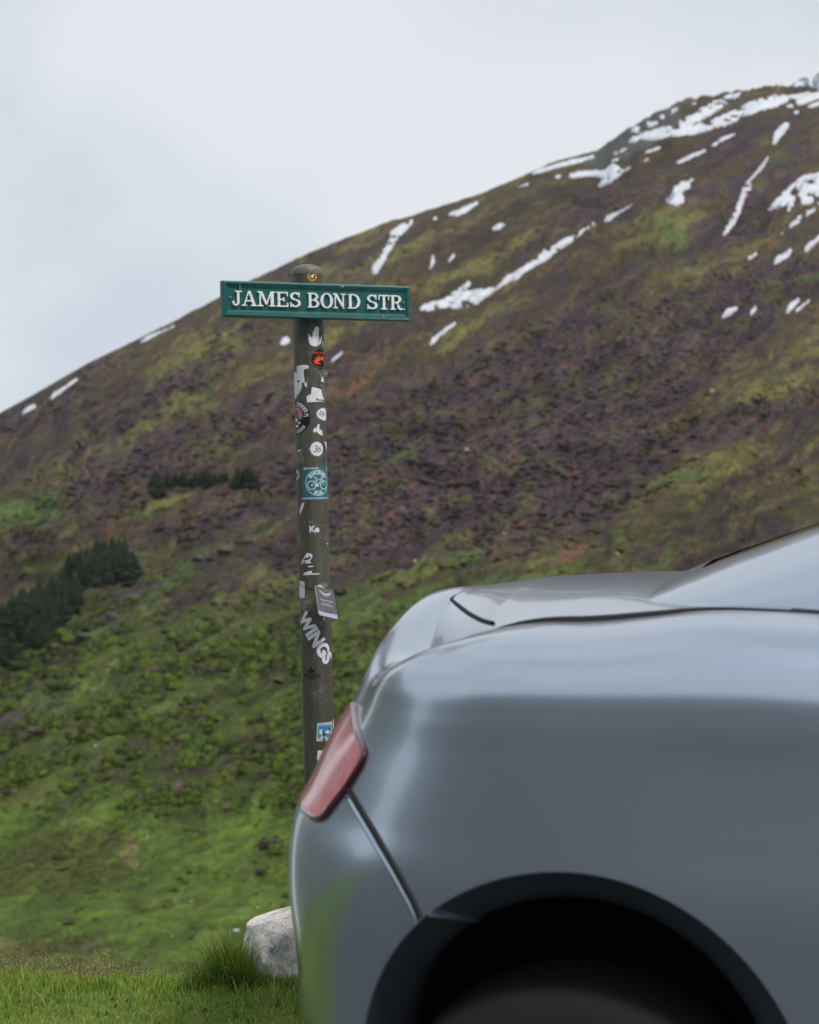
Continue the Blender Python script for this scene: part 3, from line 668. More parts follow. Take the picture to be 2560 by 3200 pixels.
#          bottom                                        light           hollow         lip            top
K_REAR = [(.12,.06),(.06,.22),(.036,.42),(.022,.55),(.032,.65),(.066,.715),(.100,.785),(.140,.85),(.172,.90),(.182,.945),(.188,.985),(.205,1.012),(.23,1.03),(.27,1.04),(.31,1.042)]
K_CORN = [(.12,.06),(.06,.22),(.036,.42),(.022,.55),(.032,.65),(.066,.715),(.098,.785),(.130,.84),(.150,.88),(.160,.900),(.170,.914),(.185,.926),(.205,.934),(.235,.938),(.275,.9375)]
K_FLNK = [(.05,.06),(.02,.22),(.01,.42),(.002,.57),(.00,.66),(.002,.73),(.004,.79),(.006,.85),(.008,.900),(.015,.948),(.038,.989),(.092,1.016),(.165,1.0260),(.215,1.0275),(.262,1.0258)]
K_HAUN = [(.05,.06),(.02,.22),(.01,.42),(.002,.57),(.00,.66),(.006,.73),(.011,.79),(.014,.85),(.014,.905),(.021,.955),(.046,1.002),(.10,1.035),(.165,1.0475),(.215,1.0500),(.262,1.0475)]
K_DOOR = [(.08,.06),(.03,.22),(.01,.42),(.00,.55),(.00,.64),(.004,.70),(.010,.76),(.018,.82),(.03,.87),(.045,.91),(.07,.945),(.11,.975),(.15,.986),(.19,.99),(.24,.985)]
K_NOSE = [(.16,.06),(.04,.15),(.00,.28),(.00,.36),(.01,.42),(.03,.47),(.06,.51),(.09,.55),(.13,.58),(.18,.61),(.23,.635),(.28,.655),(.31,.663),(.345,.672),(.38,.68)]
keys = np.array([K_REAR, K_CORN, K_FLNK, K_HAUN, K_DOOR, K_DOOR, K_NOSE, K_NOSE])   # (col, v, 2)
s_ = np.concatenate([[0], np.cumsum(np.hypot(np.diff(BL), np.diff(BW)))])
def s_at(L): return float(np.interp(L, BL[5:-5], s_[5:-5]))
kpos = np.array([0.0, 0.62, s_at(-0.04), s_at(0.22), s_at(1.1), s_at(2.3), s_at(3.3), s_[-1]])
NV = 110
prof = catmull(np.moveaxis(keys, 2, 1), NV)      # (col, 2, NV)
def along(vals):                                  # smooth interpolation of the columns along the outline
    out = np.empty((len(s_), NV))
    for i, s in enumerate(s_):
        j = min(max(int(np.searchsorted(kpos, s)-1), 0), len(kpos)-2); t = (s-kpos[j])/(kpos[j+1]-kpos[j]); t = t*t*(3-2*t)
        out[i] = vals[j]*(1-t)+vals[j+1]*t
    return out
INS = along(prof[:, 0]); ZZ = along(prof[:, 1])
SL = BL[:, None]-NLx[:, None]*INS; SW = np.maximum(BW[:, None]-NWx[:, None]*INS, 0); SZ = ZZ
SW[0] = 0; SW[-1] = 0
#@@FIT
NU = len(BL)
G = loc(SL, SW, SZ)
gu = np.gradient(G, axis=0); gv = np.gradient(G, axis=1); GN = np.cross(gu, gv); GN /= np.linalg.norm(GN, axis=-1, keepdims=True)+1e-12
if GN[NU//3, 50, 1] > 0: GN = -GN
QX, QY = to_px(SL, SW, SZ)
# wheel arches
ARC = [(0.0, 0.333, 0.338, 0.360), (2.78, 0.25, 0.36, 0.38)]
ell = np.min([np.hypot((SL-c[0])/c[2], (SZ-c[1])/c[3]) for c in ARC], 0)
side_ok = SW > 0.5
inside = (ell < 1) & side_ok
cellin = inside[:-1, :-1] & inside[1:, :-1] & inside[:-1, 1:] & inside[1:, 1:]
anyout = np.zeros_like(inside)
o_ = ~inside
anyout[:-1] |= o_[1:]; anyout[1:] |= o_[:-1]; anyout[:, :-1] |= o_[:, 1:]; anyout[:, 1:] |= o_[:, :-1]
anyout[:-1, :-1] |= o_[1:, 1:]; anyout[1:, 1:] |= o_[:-1, :-1]; anyout[1:, :-1] |= o_[:-1, 1:]; anyout[:-1, 1:] |= o_[1:, :-1]
snap = inside & anyout
for c in ARC:
    e = np.hypot((SL-c[0])/c[2], (SZ-c[1])/c[3]); m = snap & (e < 1.0) & (e > 0.3)
    SLn = c[0]+(SL-c[0])/np.maximum(e, .01); SZn = c[1]+(SZ-c[1])/np.maximum(e, .01)
    G[m] = loc(SLn, SW, SZ*0+SZn)[m]
def surf(L, Z):
    """half width of the side wall at a length and height"""
    d = (SL-L)**2+(SZ-Z)**2+np.where(SW < 0.35, 9, 0); i = np.argsort(d.ravel())[:6]; w = 1/(d.ravel()[i]+1e-7)
    return float((SW.ravel()[i]*w).sum()/w.sum())
# panels of the side wall
CL = 0.5*(SL[:-1, :-1]+SL[1:, 1:]); CZ = 0.5*(SZ[:-1, :-1]+SZ[1:, 1:]); cqx = 0.5*(QX[:-1, :-1]+QX[1:, 1:]); cqy = 0.5*(QY[:-1, :-1]+QY[1:, 1:])
LIGHT = [(1106, 2205), (1055, 2289), (1016, 2351), (985, 2425), (962, 2472), (951, 2511), (958, 2545), (978, 2560), (999, 2563), (1018, 2552), (1046, 2511), (1085, 2462), (1124, 2400), (1141, 2366), (1143, 2346), (1130, 2316), (1115, 2277), (1110, 2240)]
UL = int(np.argmin(np.abs(SL[:, 55]-(-0.40))))      # last column of the wrapped-round part
vis = (GN[:, :, 0]*0 == 0)
light_poly = [(600, 2205)]+[(1109, 2205), (1112, 2240), (1117, 2277), (1131, 2316), (1144, 2346), (1142, 2366), (1126, 2400), (1087, 2462), (1048, 2511), (1019, 2552), (999, 2562), (980, 2558), (962, 2545), (953, 2530), (945, 2512)]+[(600, 2450)]
lm = inpoly(cqx, cqy, light_poly)
ucol = np.arange(NU-1)[:, None]+np.zeros((1, NV-1))
# the lens wraps on to the tail: its inner end lies on the rear face, its two ends are rounded
sm = 0.5*(s_[:-1]+s_[1:])[:, None]+np.zeros((1, NV-1))
zc, zh = 0.782, 0.10
lm &= (sm > 0.42+0.10*((CZ-zc)/zh)**2) & (CL < 0.0)
SEAM = [(1090, 2466), (1165, 2590), (1240, 2720), (1290, 2812), (1322, 2884)]
seam_y = lambda y: np.interp(y, [2400, 2466, 2590, 2720, 2812, 2884, 3300], [1052, 1090, 1165, 1240, 1290, 1322, 1340])
bump_m = ((cqx < seam_y(cqy)) | (CL < -0.5)) & (CL < -0.1) & (cqy > 2430) & ~lm
bump_m |= (sm < 0.45) & (CZ < 0.70) & ~lm
front_m = CL > 2.95
door_m = (CL > 0.75) & (CL < 2.05) & (CZ > 0.14)
def panel(name, mask, mat, push=0.0, lr=True, only=None):
    mask = mask & ~cellin
    ci, cj = np.nonzero(mask)
    used = np.zeros((NU, NV), bool)
    for di in (0, 1):
        for dj in (0, 1): used[ci+di, cj+dj] = True
    idx = -np.ones((NU, NV), int); idx[used] = np.arange(used.sum())
    P = (G+GN*push)[used]; Nn = GN[used]
    F = np.stack([idx[ci, cj], idx[ci+1, cj], idx[ci+1, cj+1], idx[ci, cj+1]], -1)
    # orient
    a, b, c = P[F[0, 0]], P[F[0, 1]], P[F[0, 2]]
    if np.dot(np.cross(b-a, c-a), Nn[F[0, 0]]) < 0: F = F[:, ::-1]
    if only != 'left': mesh_np(name, P, F, mat, car, nrm=Nn)
    if only != 'right':
        P2 = P*np.array([1, -1, 1]); N2 = Nn*np.array([1, -1, 1])
        mesh_np(name, P2, F[:, ::-1], mat, car, nrm=N2)
lens_low = lm & (cqy > 2480)
panel('rear_bumper', (bump_m | lens_low) & ~front_m, M_PAINT)
# lens: the same wall, finely divided, 4 mm proud
fi, fj = np.nonzero(lm); u0_, u1_, v0_, v1_ = fi.min()-4, fi.max()+5, fj.min()-4, fj.max()+5
def finer(A_, k=7):
    B_ = A_[u0_:u1_+1, v0_:v1_+1]; nu, nv = B_.shape[:2]; x = np.linspace(0, nu-1, (nu-1)*k+1); i = np.clip(x.astype(int), 0, nu-2); t = (x-i).reshape(-1, *([1]*(B_.ndim-1)))
    C_ = B_[i]*(1-t)+B_[i+1]*t
    y = np.linspace(0, nv-1, (nv-1)*k+1); j = np.clip(y.astype(int), 0, nv-2); s = (y-j).reshape(1, -1, *([1]*(B_.ndim-2)))
    return C_[:, j]*(1-s)+C_[:, j+1]*s
GF, NF, XF, YF = finer(G), finer(GN), finer(QX), finer(QY); NF /= np.linalg.norm(NF, axis=-1, keepdims=True)
SF = finer(s_[:, None]+np.zeros((1, NV))); ZF = finer(SZ)
mF = inpoly(XF, YF, light_poly) & (SF > 0.42+0.10*((ZF-zc)/zh)**2)
cF = mF[:-1, :-1] & mF[1:, :-1] & mF[:-1, 1:] & mF[1:, 1:]
ci, cj = np.nonzero(cF); used = np.zeros(mF.shape, bool)
for di in (0, 1):
    for dj in (0, 1): used[ci+di, cj+dj] = True
idx = -np.ones(used.shape, int); idx[used] = np.arange(used.sum()); PF = (GF+NF*.004)[used]; F = np.stack([idx[ci, cj], idx[ci+1, cj], idx[ci+1, cj+1], idx[ci, cj+1]], -1)
if np.dot(np.cross(PF[F[0, 1]]-PF[F[0, 0]], PF[F[0, 2]]-PF[F[0, 0]]), NF[used][F[0, 0]]) < 0: F = F[:, ::-1]
tl_r = mesh_np('tail_light', PF, F, M_LENS, car, nrm=NF[used]); tl_l = mesh_np('tail_light', PF*np.array([1, -1, 1]), F[:, ::-1], M_LENS, car, nrm=NF[used]*np.array([1, -1, 1]))
panel('door', door_m & ~bump_m, M_PAINT)
panel('front_bumper', front_m & (CZ < 0.5), M_PAINT)
rest = ~bump_m & ~lens_low & ~door_m & ~(front_m & (CZ < 0.5))
panel('quarter_panel', rest & (CL < 1.4), M_PAINT)
panel('front_wing', rest & (CL >= 1.4), M_PAINT)

def tube_np(name, P, r, mat, parent, seg=8, closed=False):
    P = np.asarray(P, float); n = len(P); T_ = np.gradient(P, axis=0)
    if closed: T_ = np.roll(P, -1, 0)-np.roll(P, 1, 0)
    T_ /= np.linalg.norm(T_, axis=1, keepdims=True)+1e-12
    up = np.array([0.31, 0.2, 0.93]); A_ = np.cross(T_, up); A_ /= np.linalg.norm(A_, axis=1, keepdims=True)+1e-12; B_ = np.cross(T_, A_)
    an = np.linspace(0, 2*math.pi, seg, endpoint=False)
    rr = np.broadcast_to(np.asarray(r, float), (n,))
    v = P[:, None]+(A_[:, None]*np.cos(an)[None, :, None]+B_[:, None]*np.sin(an)[None, :, None])*rr[:, None, None]
    f = []
    for i in range(n if closed else n-1):
        for k in range(seg):
            a = i*seg+k; b = i*seg+(k+1) % seg; c = ((i+1) % n)*seg+(k+1) % seg; d = ((i+1) % n)*seg+k
            f.append((a, b, c, d))
    return mesh_np(name, v.reshape(-1, 3), f, mat, parent)
vis_m = (GN @ np.array([0, -1, 0]) > -0.2)
def on_car(pts, n=60, push=0.0):
    """a line drawn on the side wall"""
    a = np.array(pts, float); d = np.concatenate([[0], np.cumsum(np.hypot(*np.diff(a, axis=0).T))]); t = np.linspace(0, d[-1], n)
    X = np.interp(t, d, a[:, 0]); Y = np.interp(t, d, a[:, 1]); out = []
    for x, y in zip(X, Y):
        q = (QX-x)**2+(QY-y)**2+np.where(vis_m & (SL < 1.5), 0, 1e9); i = np.argsort(q.ravel())[:5]; w = 1/(q.ravel()[i]+.5)
        out.append(((G+GN*push).reshape(-1, 3)[i]*w[:, None]).sum(0)/w.sum())
    out = np.array(out)
    for _ in range(3): out[1:-1] = (out[:-2]+2*out[1:-1]+out[2:])/4
    return out
def mirrored(P): return np.asarray(P)*np.array([1, -1, 1])
sm_line = on_car(SEAM, 60, -0.001)
for m_ in (sm_line, mirrored(sm_line)): tube_np('panel_gap', m_, 0.0055, M_GAP, car)
ed = on_car([(x-17, y+4) for x, y in SEAM], 60, -0.0015)
for m_ in (ed, mirrored(ed)): tube_np('bumper_edge', m_, 0.0055, M_PAINT, car)
# rim round the lens
def edge_of(mask):
    mi = mask.copy(); e = mi & ~(np.roll(mi, 1, 0) & np.roll(mi, -1, 0) & np.roll(mi, 1, 1) & np.roll(mi, -1, 1)); return e
def on_lens(pts, n, push):
    a = np.array(pts, float); d = np.concatenate([[0], np.cumsum(np.hypot(*np.diff(a, axis=0).T))]); t = np.linspace(0, d[-1], n); out = []
    for x, y in zip(np.interp(t, d, a[:, 0]), np.interp(t, d, a[:, 1])):
        q = (XF-x)**2+(YF-y)**2; i = np.argmin(q); out.append((GF+NF*push).reshape(-1, 3)[i])
    out = np.array(out)
    for _ in range(8): out[1:-1] = (out[:-2]+2*out[1:-1]+out[2:])/4
    return out
ep = on_lens([(1109, 2205), (1112, 2240), (1117, 2277), (1131, 2316), (1144, 2346), (1142, 2366), (1126, 2400), (1087, 2462), (1048, 2511), (1019, 2552), (999, 2562), (980, 2558), (962, 2545), (953, 2530)], 110, 0.0035)
for m_, t_ in ((ep, tl_r), (mirrored(ep), tl_l)): tube_np('lens_rim', m_, 0.0055, M_LENSRIM, t_, 8)
el_ = on_car([(1022, 2566), (1000, 2578), (975, 2574), (955, 2560), (943, 2545)], 30, 0.0)
for m_ in (el_, mirrored(el_)): tube_np('lens_bezel', m_, 0.006, M_PAINT, car, 8)

# arch lips, wheel housings, wheels
def arch(c, n=90):
    th = np.linspace(R(-8), R(188), n); ring = []
    for t in th:
        row = []
        L0, Z0 = c[0]+c[2]*math.cos(t), c[1]+c[3]*math.sin(t); w0 = surf(L0, max(Z0, .07))
        for e, dw in [(1.003, -.001), (.997, -.001), (.985, -.008), (.96, -.022), (.91, -.046), (.85, -.072), (.838, -.085), (.835, -.13)]:
            row.append((c[0]+c[2]*e*math.cos(t), w0+dw, c[1]+c[3]*e*math.sin(t)))
        ring.append(row)
    a = np.array(ring)
    for _ in range(4): a[1:-1, :, 1] = (a[:-2, :, 1]+2*a[1:-1, :, 1]+a[2:, :, 1])/4
    return loc(a[..., 0], a[..., 1], a[..., 2])
ca_ = ARC[0]; tt_ = math.acos((-0.215)/ca_[2]); lipl = []
for e, dw in [(1.0, .0), (.97, -.012), (.91, -.042), (.85, -.068), (.835, -.09)]:
    L0, Z0 = ca_[0]+ca_[2]*math.cos(tt_), ca_[1]+ca_[3]*math.sin(tt_); lipl.append(loc(np.array(ca_[0]+ca_[2]*e*math.cos(tt_-.10*(1-e)/.165)), np.array(surf(L0, Z0)+dw+.001), np.array(ca_[1]+ca_[3]*e*math.sin(tt_-.10*(1-e)/.165))))
lipl = np.array(lipl)
for m_ in (lipl, mirrored(lipl)): tube_np('bumper_edge', m_, .005, M_PAINT, car)
for c in ARC:
    a = arch(c); f = grid_faces(*a.shape[:2])
    mesh_np('wheel_arch_lip', a, f, M_PAINT, car); mesh_np('wheel_arch_lip', mirrored(a.reshape(-1, 3)), f[:, ::-1], M_PAINT, car)
    th = np.linspace(R(-20), R(200), 40); row = []
    for t in th:
        L1, Z1 = c[0]+c[2]*.97*math.cos(t), c[1]+c[3]*.97*math.sin(t)
        row.append([(c[0]+c[2]*.836*math.cos(t), surf(c[0]+c[2]*math.cos(t), max(.07, c[1]+c[3]*math.sin(t)))-.12, c[1]+c[3]*.836*math.sin(t)), (L1, .78, Z1), (L1, .45, Z1), (c[0], .45, c[1])])
    a = np.array(row); a = loc(a[..., 0], a[..., 1], a[..., 2]); f = grid_faces(*a.shape[:2])
    mesh_np('wheel_housing', a, f, M_BLACK, car); mesh_np('wheel_housing', mirrored(a.reshape(-1, 3)), f[:, ::-1], M_BLACK, car)
def lathe(profile, n=48):
    an = np.linspace(0, 2*math.pi, n, endpoint=False); v = []
    for r_, y_ in profile:
        v.append(np.stack([np.cos(an)*r_, np.full(n, y_), np.sin(an)*r_], -1))
    v = np.stack(v, 0); m = len(profile); f = []
    for i in range(m-1):
        for k in range(n): f.append((i*n+k, i*n+(k+1) % n, (i+1)*n+(k+1) % n, (i+1)*n+k))
    return v.reshape(-1, 3), np.array(f)
def wheel(L, Wd, rad, s):
    w = empty('wheel', (L, -Wd*s, rad)); w.parent = car
    q = lambda P: P*np.array([1, s, 1])
    v, f = lathe([(rad-.10, -.11), (rad-.06, -.125), (rad-.02, -.118), (rad-.004, -.095), (rad, -.05), (rad, .05), (rad-.004, .095), (rad-.02, .118), (rad-.1, .11)])
    mesh_np('tyre', q(v), f if s > 0 else f[:, ::-1], M_RUBBER, w)
    v, f = lathe([(rad-.098, -.112), (rad-.112, -.115), (rad-.122, -.09), (rad-.13, -.02), (rad-.125, .1)])
    mesh_np('rim', q(v), f if s > 0 else f[:, ::-1], M_ALLOY, w)
    v, f = lathe([(.001, -.075), (.04, -.075), (.055, -.06), (.06, -.03)], 24)
    mesh_np('hub', q(v), f if s > 0 else f[:, ::-1], M_ALLOY, w)
    for k in range(10):
        a = 2*math.pi*k/10; bm = bmesh.new(); bmesh.ops.create_cube(bm, size=1)
        for x in bm.verts: x.co = Vector(((x.co.x+.5)*(rad-.165)+.045, x.co.y*.03-.072+(x.co.x+.5)*.0-(.02 if x.co.x > 0 else 0), x.co.z*(.034 if x.co.x < 0 else .022)))
        bm.transform(Matrix.Rotation(a, 4, 'Y'))
        for x in bm.verts: x.co.y *= s
        bm_obj('spoke', bm, M_ALLOY, w)
    v, f = lathe([(.001, -.02), (rad-.17, -.02), (rad-.17, .005), (.001, .005)], 32)
    mesh_np('brake_disc', q(v), f, M_BLACK, w)
for s in (1, -1): wheel(0.0, .80, .330, s); wheel(2.78, .80, .335, s)

# deck, bonnet: closing sheet between the two crests, rows of equal length
top_i = NV-1
dL, dW, dZ = SL[:, top_i], SW[:, top_i], SZ[:, top_i]
spz = np.interp(dL, [-.4, -.33, -.2, 0.0, .2, .6, 1.9, 2.3, 3.0, 3.4], [1.040, 1.044, 1.062, 1.072, 1.075, 1.08, 1.05, .98, .87, .68])
nw = 40; ww = np.linspace(0, 1, nw)
dk = np.empty((NU, nw, 3))
for j, w in enumerate(ww):
    e = 1-(1-w)**2.4
    dk[:, j] = loc(dL, dW*(1-w), dZ+(np.maximum(spz, dZ)-dZ)*e)
keep_order = np.argsort(dL, kind='stable')
def sheet(name, u0, u1, mat, j0=0, j1=nw):
    P = dk[u0:u1+1, j0:j1]
    mir = P[:, ::-1]*np.array([1, -1, 1])
    full = np.concatenate([P, mir[:, 1:]], 1)
    f = grid_faces(full.shape[0], full.shape[1])
    return mesh_np(name, full, f, mat, car)
u_lip = int(np.argmin(np.abs(dL[:200]-(-0.255)))); u_dk = int(np.argmin(np.abs(dL-0.30))); u_ws = int(np.argmin(np.abs(dL-1.9)))
sheet('tail_spoiler', 0, u_lip, M_PAINT); sheet('boot_lid', u_lip, u_dk, M_PAINT); sheet('parcel_deck', u_dk, u_ws, M_BLACK); sheet('bonnet', u_ws, NU-1, M_PAINT)
# shut lines of the boot lid: across the tail and along the foot of the haunch, the latter with crease shade
def on_deck(L, Wd):
    i = int(np.argmin(np.abs(dL[:NU//2]-L))); w = 1-Wd/max(dW[i], 1e-6); w = min(max(w, 0), 1)
    return loc(np.array(L), np.array(Wd), np.array(np.interp(w, ww, dk[i, :, 2])+GZ0+.001))
dkx, dky = to_px(dk[..., 0], -dk[..., 1], dk[..., 2]+GZ0)
def deck_px(x, y):
    q_ = (dkx[:NU//2]-x)**2+(dky[:NU//2]-y)**2; i_ = np.argsort(q_.ravel())[:4]; w_ = 1/(q_.ravel()[i_]+1); return (dk[:NU//2].reshape(-1, 3)[i_]*w_[:, None]).sum(0)/w_.sum()
xy_ = np.array([(1540, 1950), (1505, 1940), (1470, 1922), (1420, 1884), (1385, 1853), (1372, 1843)]); t_ = np.linspace(0, 5, 40)
lp = np.array([deck_px(np.interp(s, range(6), xy_[:, 0]), np.interp(s, range(6), xy_[:, 1])) for s in t_])
for _ in range(6): lp[1:-1] = (lp[:-2]+2*lp[1:-1]+lp[2:])/4
lp[:, 2] += .001
end = lp[-1]; far = [end*np.array([1, 1-t, 1])+np.array([-.01*math.sin(t*1.57), 0, .004*math.sin(t*1.57)]) for t in np.linspace(.1, 1, 10)]
lp = np.concatenate([lp, np.array(far)]); lp = np.concatenate([lp, mirrored(lp)[::-1][1:]])
tube_np('panel_gap', lp, 0.004, M_GAP, car)
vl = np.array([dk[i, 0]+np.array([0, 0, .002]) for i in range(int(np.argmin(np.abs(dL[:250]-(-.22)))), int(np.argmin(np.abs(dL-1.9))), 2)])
vr_ = 0.0018+0.0052*np.exp(-((vl[:, 0]-0.02)/0.16)**2)+0.0008*sstep(.1, .5, vl[:, 0])  # dark tube swells midway: crease shade modelled along with the gap
for m_ in (vl, mirrored(vl)): tube_np('shoulder_gap_shade', m_, vr_, M_GAP, car)

# cabin
cl = np.concatenate([np.linspace(0.04, 0.5, 60), np.linspace(.52, 2.45, 70)])
zr = np.interp(cl, [.04, .10, .2, .35, .55, .8, 1.1, 1.35, 1.6, 1.9, 2.2, 2.45], [1.055, 1.082, 1.122, 1.178, 1.24, 1.295, 1.325, 1.33, 1.315, 1.22, 1.09, .985]); zr = np.convolve(np.pad(zr, 4, 'edge'), np.ones(9)/9, 'valid')
zb = np.interp(cl, [.04, .3, 1.9, 2.2, 2.45], [1.03, 1.03, 0.98, .96, .93])
wb = np.interp(cl, [.04, .2, .6, 1.3, 1.9, 2.45], [.60, .635, .66, .70, .70, .70])
ps = np.linspace(0, math.pi/2, 44)
cab = np.empty((len(cl), 44, 3))
for j, a in enumerate(ps):
    cw = math.cos(a)**0.62 if a < math.pi/2-1e-6 else 0.0; sz = math.sin(a)**0.80 if a > 0 else 0
    cab[:, j] = loc(cl, wb*cw*(1-.10*math.sin(a)), zb+(zr-zb)*sz)
CLm = 0.5*(cl[:-1]+cl[1:])[:, None]+np.zeros((1, 43)); PSm = np.degrees(0.5*(ps[:-1]+ps[1:]))[None]+np.zeros((len(cl)-1, 1))
rearw = (PSm > 74) & (CLm > .14) & (CLm < .78)
frontw = (PSm > 40) & (CLm > 1.62) & (CLm < 2.40)
sidew = (PSm > 9) & (PSm < 30) & (CLm > .62) & (CLm < 1.95)
bcu = np.gradient(cab, axis=0); bcv = np.gradient(cab, axis=1); CN = np.cross(bcu, bcv); CN /= np.linalg.norm(CN, axis=-1, keepdims=True)+1e-12
if CN[60, 30, 2] < 0: CN = -CN
def cab_panel(name, mask, mat, push=0):
    ci, cj = np.nonzero(mask); used = np.zeros(cab.shape[:2], bool)
    for di in (0, 1):
        for dj in (0, 1): used[ci+di, cj+dj] = True
    idx = -np.ones(used.shape, int); idx[used] = np.arange(used.sum()); P = (cab+CN*push)[used]; Nn = CN[used]
    F = np.stack([idx[ci, cj], idx[ci+1, cj], idx[ci+1, cj+1], idx[ci, cj+1]], -1)
    a, b, c = P[F[0, 0]], P[F[0, 1]], P[F[0, 2]]
    if np.dot(np.cross(b-a, c-a), Nn[F[0, 0]]) < 0: F = F[:, ::-1]
    mesh_np(name, P, F, mat, car, nrm=Nn); mesh_np(name, mirrored(P), F[:, ::-1], mat, car, nrm=mirrored(Nn))
cab_panel('rear_window', rearw, M_GLASS, -0.004); cab_panel('windscreen', frontw, M_GLASS, -.003); cab_panel('side_window', sidew, M_GLASS, -.003)
cab_panel('roof', ~rearw & ~frontw & ~sidew & (PSm >= 30), M_PAINT); cab_panel('pillar', ~sidew & (PSm < 30), M_PAINT)
# floor pan and tail pipes close the body below
bm = bmesh.new(); bmesh.ops.create_cube(bm, size=1)
for x in bm.verts: x.co = Vector((1.5+x.co.x*3.9, x.co.y*1.3, .28+x.co.z*.1))
bmesh.ops.bevel(bm, geom=bm.edges[:], offset=.03, segments=2, affect='EDGES'); bm_obj('floor_pan', bm, M_BLACK, car)
for s in (1, -1):
    v, f = lathe([(.038, 0), (.042, 0), (.042, .2), (.038, .2), (.036, .01)], 24); v = np.stack([v[:, 1]-.66, v[:, 0]+s*.45, v[:, 2]+.3], -1)
    mesh_np('tail_pipe', v, f, M_CHROME, car)
# ------------------------------------------------------------------ signpost
LEAN = R(1.46); PR = 0.038; PY0 = 3.5
post = empty('street_sign_post', (-0.207, PY0, 0.0), (0, -LEAN, 0))
tag(post, 'leaning olive-grey post full of stickers carrying a green JAMES BOND STR. street sign', 'sign post')
M_POLE, n_, p_ = newmat('olive_painted_steel')
p_.inputs['Roughness'].default_value = 0.42; p_.inputs['Metallic'].default_value = 0.0
tcn = N(n_, 'ShaderNodeTexCoord')
mpn = N(n_, 'ShaderNodeMapping'); mpn.inputs['Scale'].default_value = (1, 1, .12); n_.links.new(tcn.outputs['Object'], mpn.inputs[0])
z1 = N(n_, 'ShaderNodeTexNoise'); z1.inputs['Scale'].default_value = 70; z1.inputs['Detail'].default_value = 8; z1.inputs['Roughness'].default_value = .7; n_.links.new(mpn.outputs[0], z1.inputs['Vector'])
r1 = N(n_, 'ShaderNodeValToRGB'); r1.color_ramp.elements[0].position = .3; r1.color_ramp.elements[0].color = c4(62, 59, 48); r1.color_ramp.elements[1].position = .72; r1.color_ramp.elements[1].color = c4(92, 89, 76); n_.links.new(z1.outputs[0], r1.inputs[0])
# pale chalky specks and scuffs
z2 = N(n_, 'ShaderNodeTexNoise'); z2.inputs['Scale'].default_value = 420; z2.inputs['Detail'].default_value = 3; n_.links.new(tcn.outputs['Object'], z2.inputs['Vector'])
z3 = N(n_, 'ShaderNodeTexNoise'); z3.inputs['Scale'].default_value = 16; z3.inputs['Detail'].default_value = 4; n_.links.new(tcn.outputs['Object'], z3.inputs['Vector'])
ml = N(n_, 'ShaderNodeMath', operation='MULTIPLY'); n_.links.new(z2.outputs[0], ml.inputs[0]); n_.links.new(z3.outputs[0], ml.inputs[1])
mr = N(n_, 'ShaderNodeMapRange'); mr.inputs[1].default_value = .335; mr.inputs[2].default_value = .42; n_.links.new(ml.outputs[0], mr.inputs[0])
mi = N(n_, 'ShaderNodeMix', data_type='RGBA'); n_.links.new(mr.outputs[0], mi.inputs[0]); n_.links.new(r1.outputs[0], mi.inputs[6]); mi.inputs[7].default_value = c4(150, 150, 142); n_.links.new(mi.outputs[2], p_.inputs['Base Color'])
bu = N(n_, 'ShaderNodeBump'); bu.inputs['Strength'].default_value = .15; bu.inputs['Distance'].default_value = .001; n_.links.new(z1.outputs[0], bu.inputs['Height']); n_.links.new(bu.outputs[0], p_.inputs['Normal'])
POLE_TOP = CAM_H+(1600-838)/FPX*3.5
def lathe_z(profile, n=64):
    an = np.linspace(0, 2*math.pi, n, endpoint=False); v = np.stack([np.stack([np.cos(an)*r_, np.sin(an)*r_, np.full(n, z_)], -1) for r_, z_ in profile], 0); f = []
    for i in range(len(profile)-1):
        for k in range(n): f.append((i*n+k, i*n+(k+1) % n, (i+1)*n+(k+1) % n, (i+1)*n+k))
    return v.reshape(-1, 3), np.array(f)
v, f = lathe_z([(PR, -.25), (PR, .3), (PR, .9), (PR, POLE_TOP-.018)]); mesh_np('post', v, f, M_POLE, post)
M_CAP = plain('post_cap', c4(112, 110, 100), .45, noise=(60, .6, c4(84, 81, 70)), bump=(200, .2))
v, f = lathe_z([(PR+.0006, POLE_TOP-.018), (PR+.0008, POLE_TOP-.008), (PR-.002, POLE_TOP-.002), (PR-.008, POLE_TOP+.003), (PR-.02, POLE_TOP+.007), (.001, POLE_TOP+.009)]); mesh_np('post_cap', v, f, M_CAP, post)
v, f = ico(1); mesh_np('drain_hole', v*.0022+np.array([-.0265, -.0272, POLE_TOP-.018]), f, M_GAP, post)

VA = math.atan2(0.225, PY0)           # the side of the post that faces the viewer
def xc(y): return 961+(y-880)*36/1420.0
def uv_of(x, y):
    a = math.asin(max(-.985, min(.985, (x-xc(y))/48.2)))
    return a*PR, CAM_H+(1600-y)/FPX*(PY0-PR*math.cos(a))
def zy(y): return CAM_H+(1600-y)/FPX*(PY0-PR*.9)
def wrap_bm(bm, layer):
    """lay a flat print (x along the girth, y up) round the post"""
    xs_ = [q.co.x for q in bm.verts]
    for k in np.arange(math.floor(min(xs_)/.003)*.003, max(xs_), .003):
        bmesh.ops.bisect_plane(bm, geom=bm.verts[:]+bm.edges[:]+bm.faces[:], plane_co=(k, 0, 0), plane_no=(1, 0, 0), dist=1e-7)
    rad = PR+.00025+layer*.00018
    for q in bm.verts:
        a = q.co.x/PR+VA; q.co = Vector((rad*math.sin(a), -rad*math.cos(a), q.co.y))
    bmesh.ops.recalc_face_normals(bm, faces=bm.faces[:])
    for fc in bm.faces:
        c = fc.calc_center_median()
        if fc.normal.x*c.x+fc.normal.y*c.y < 0: fc.normal_flip()
    return bm
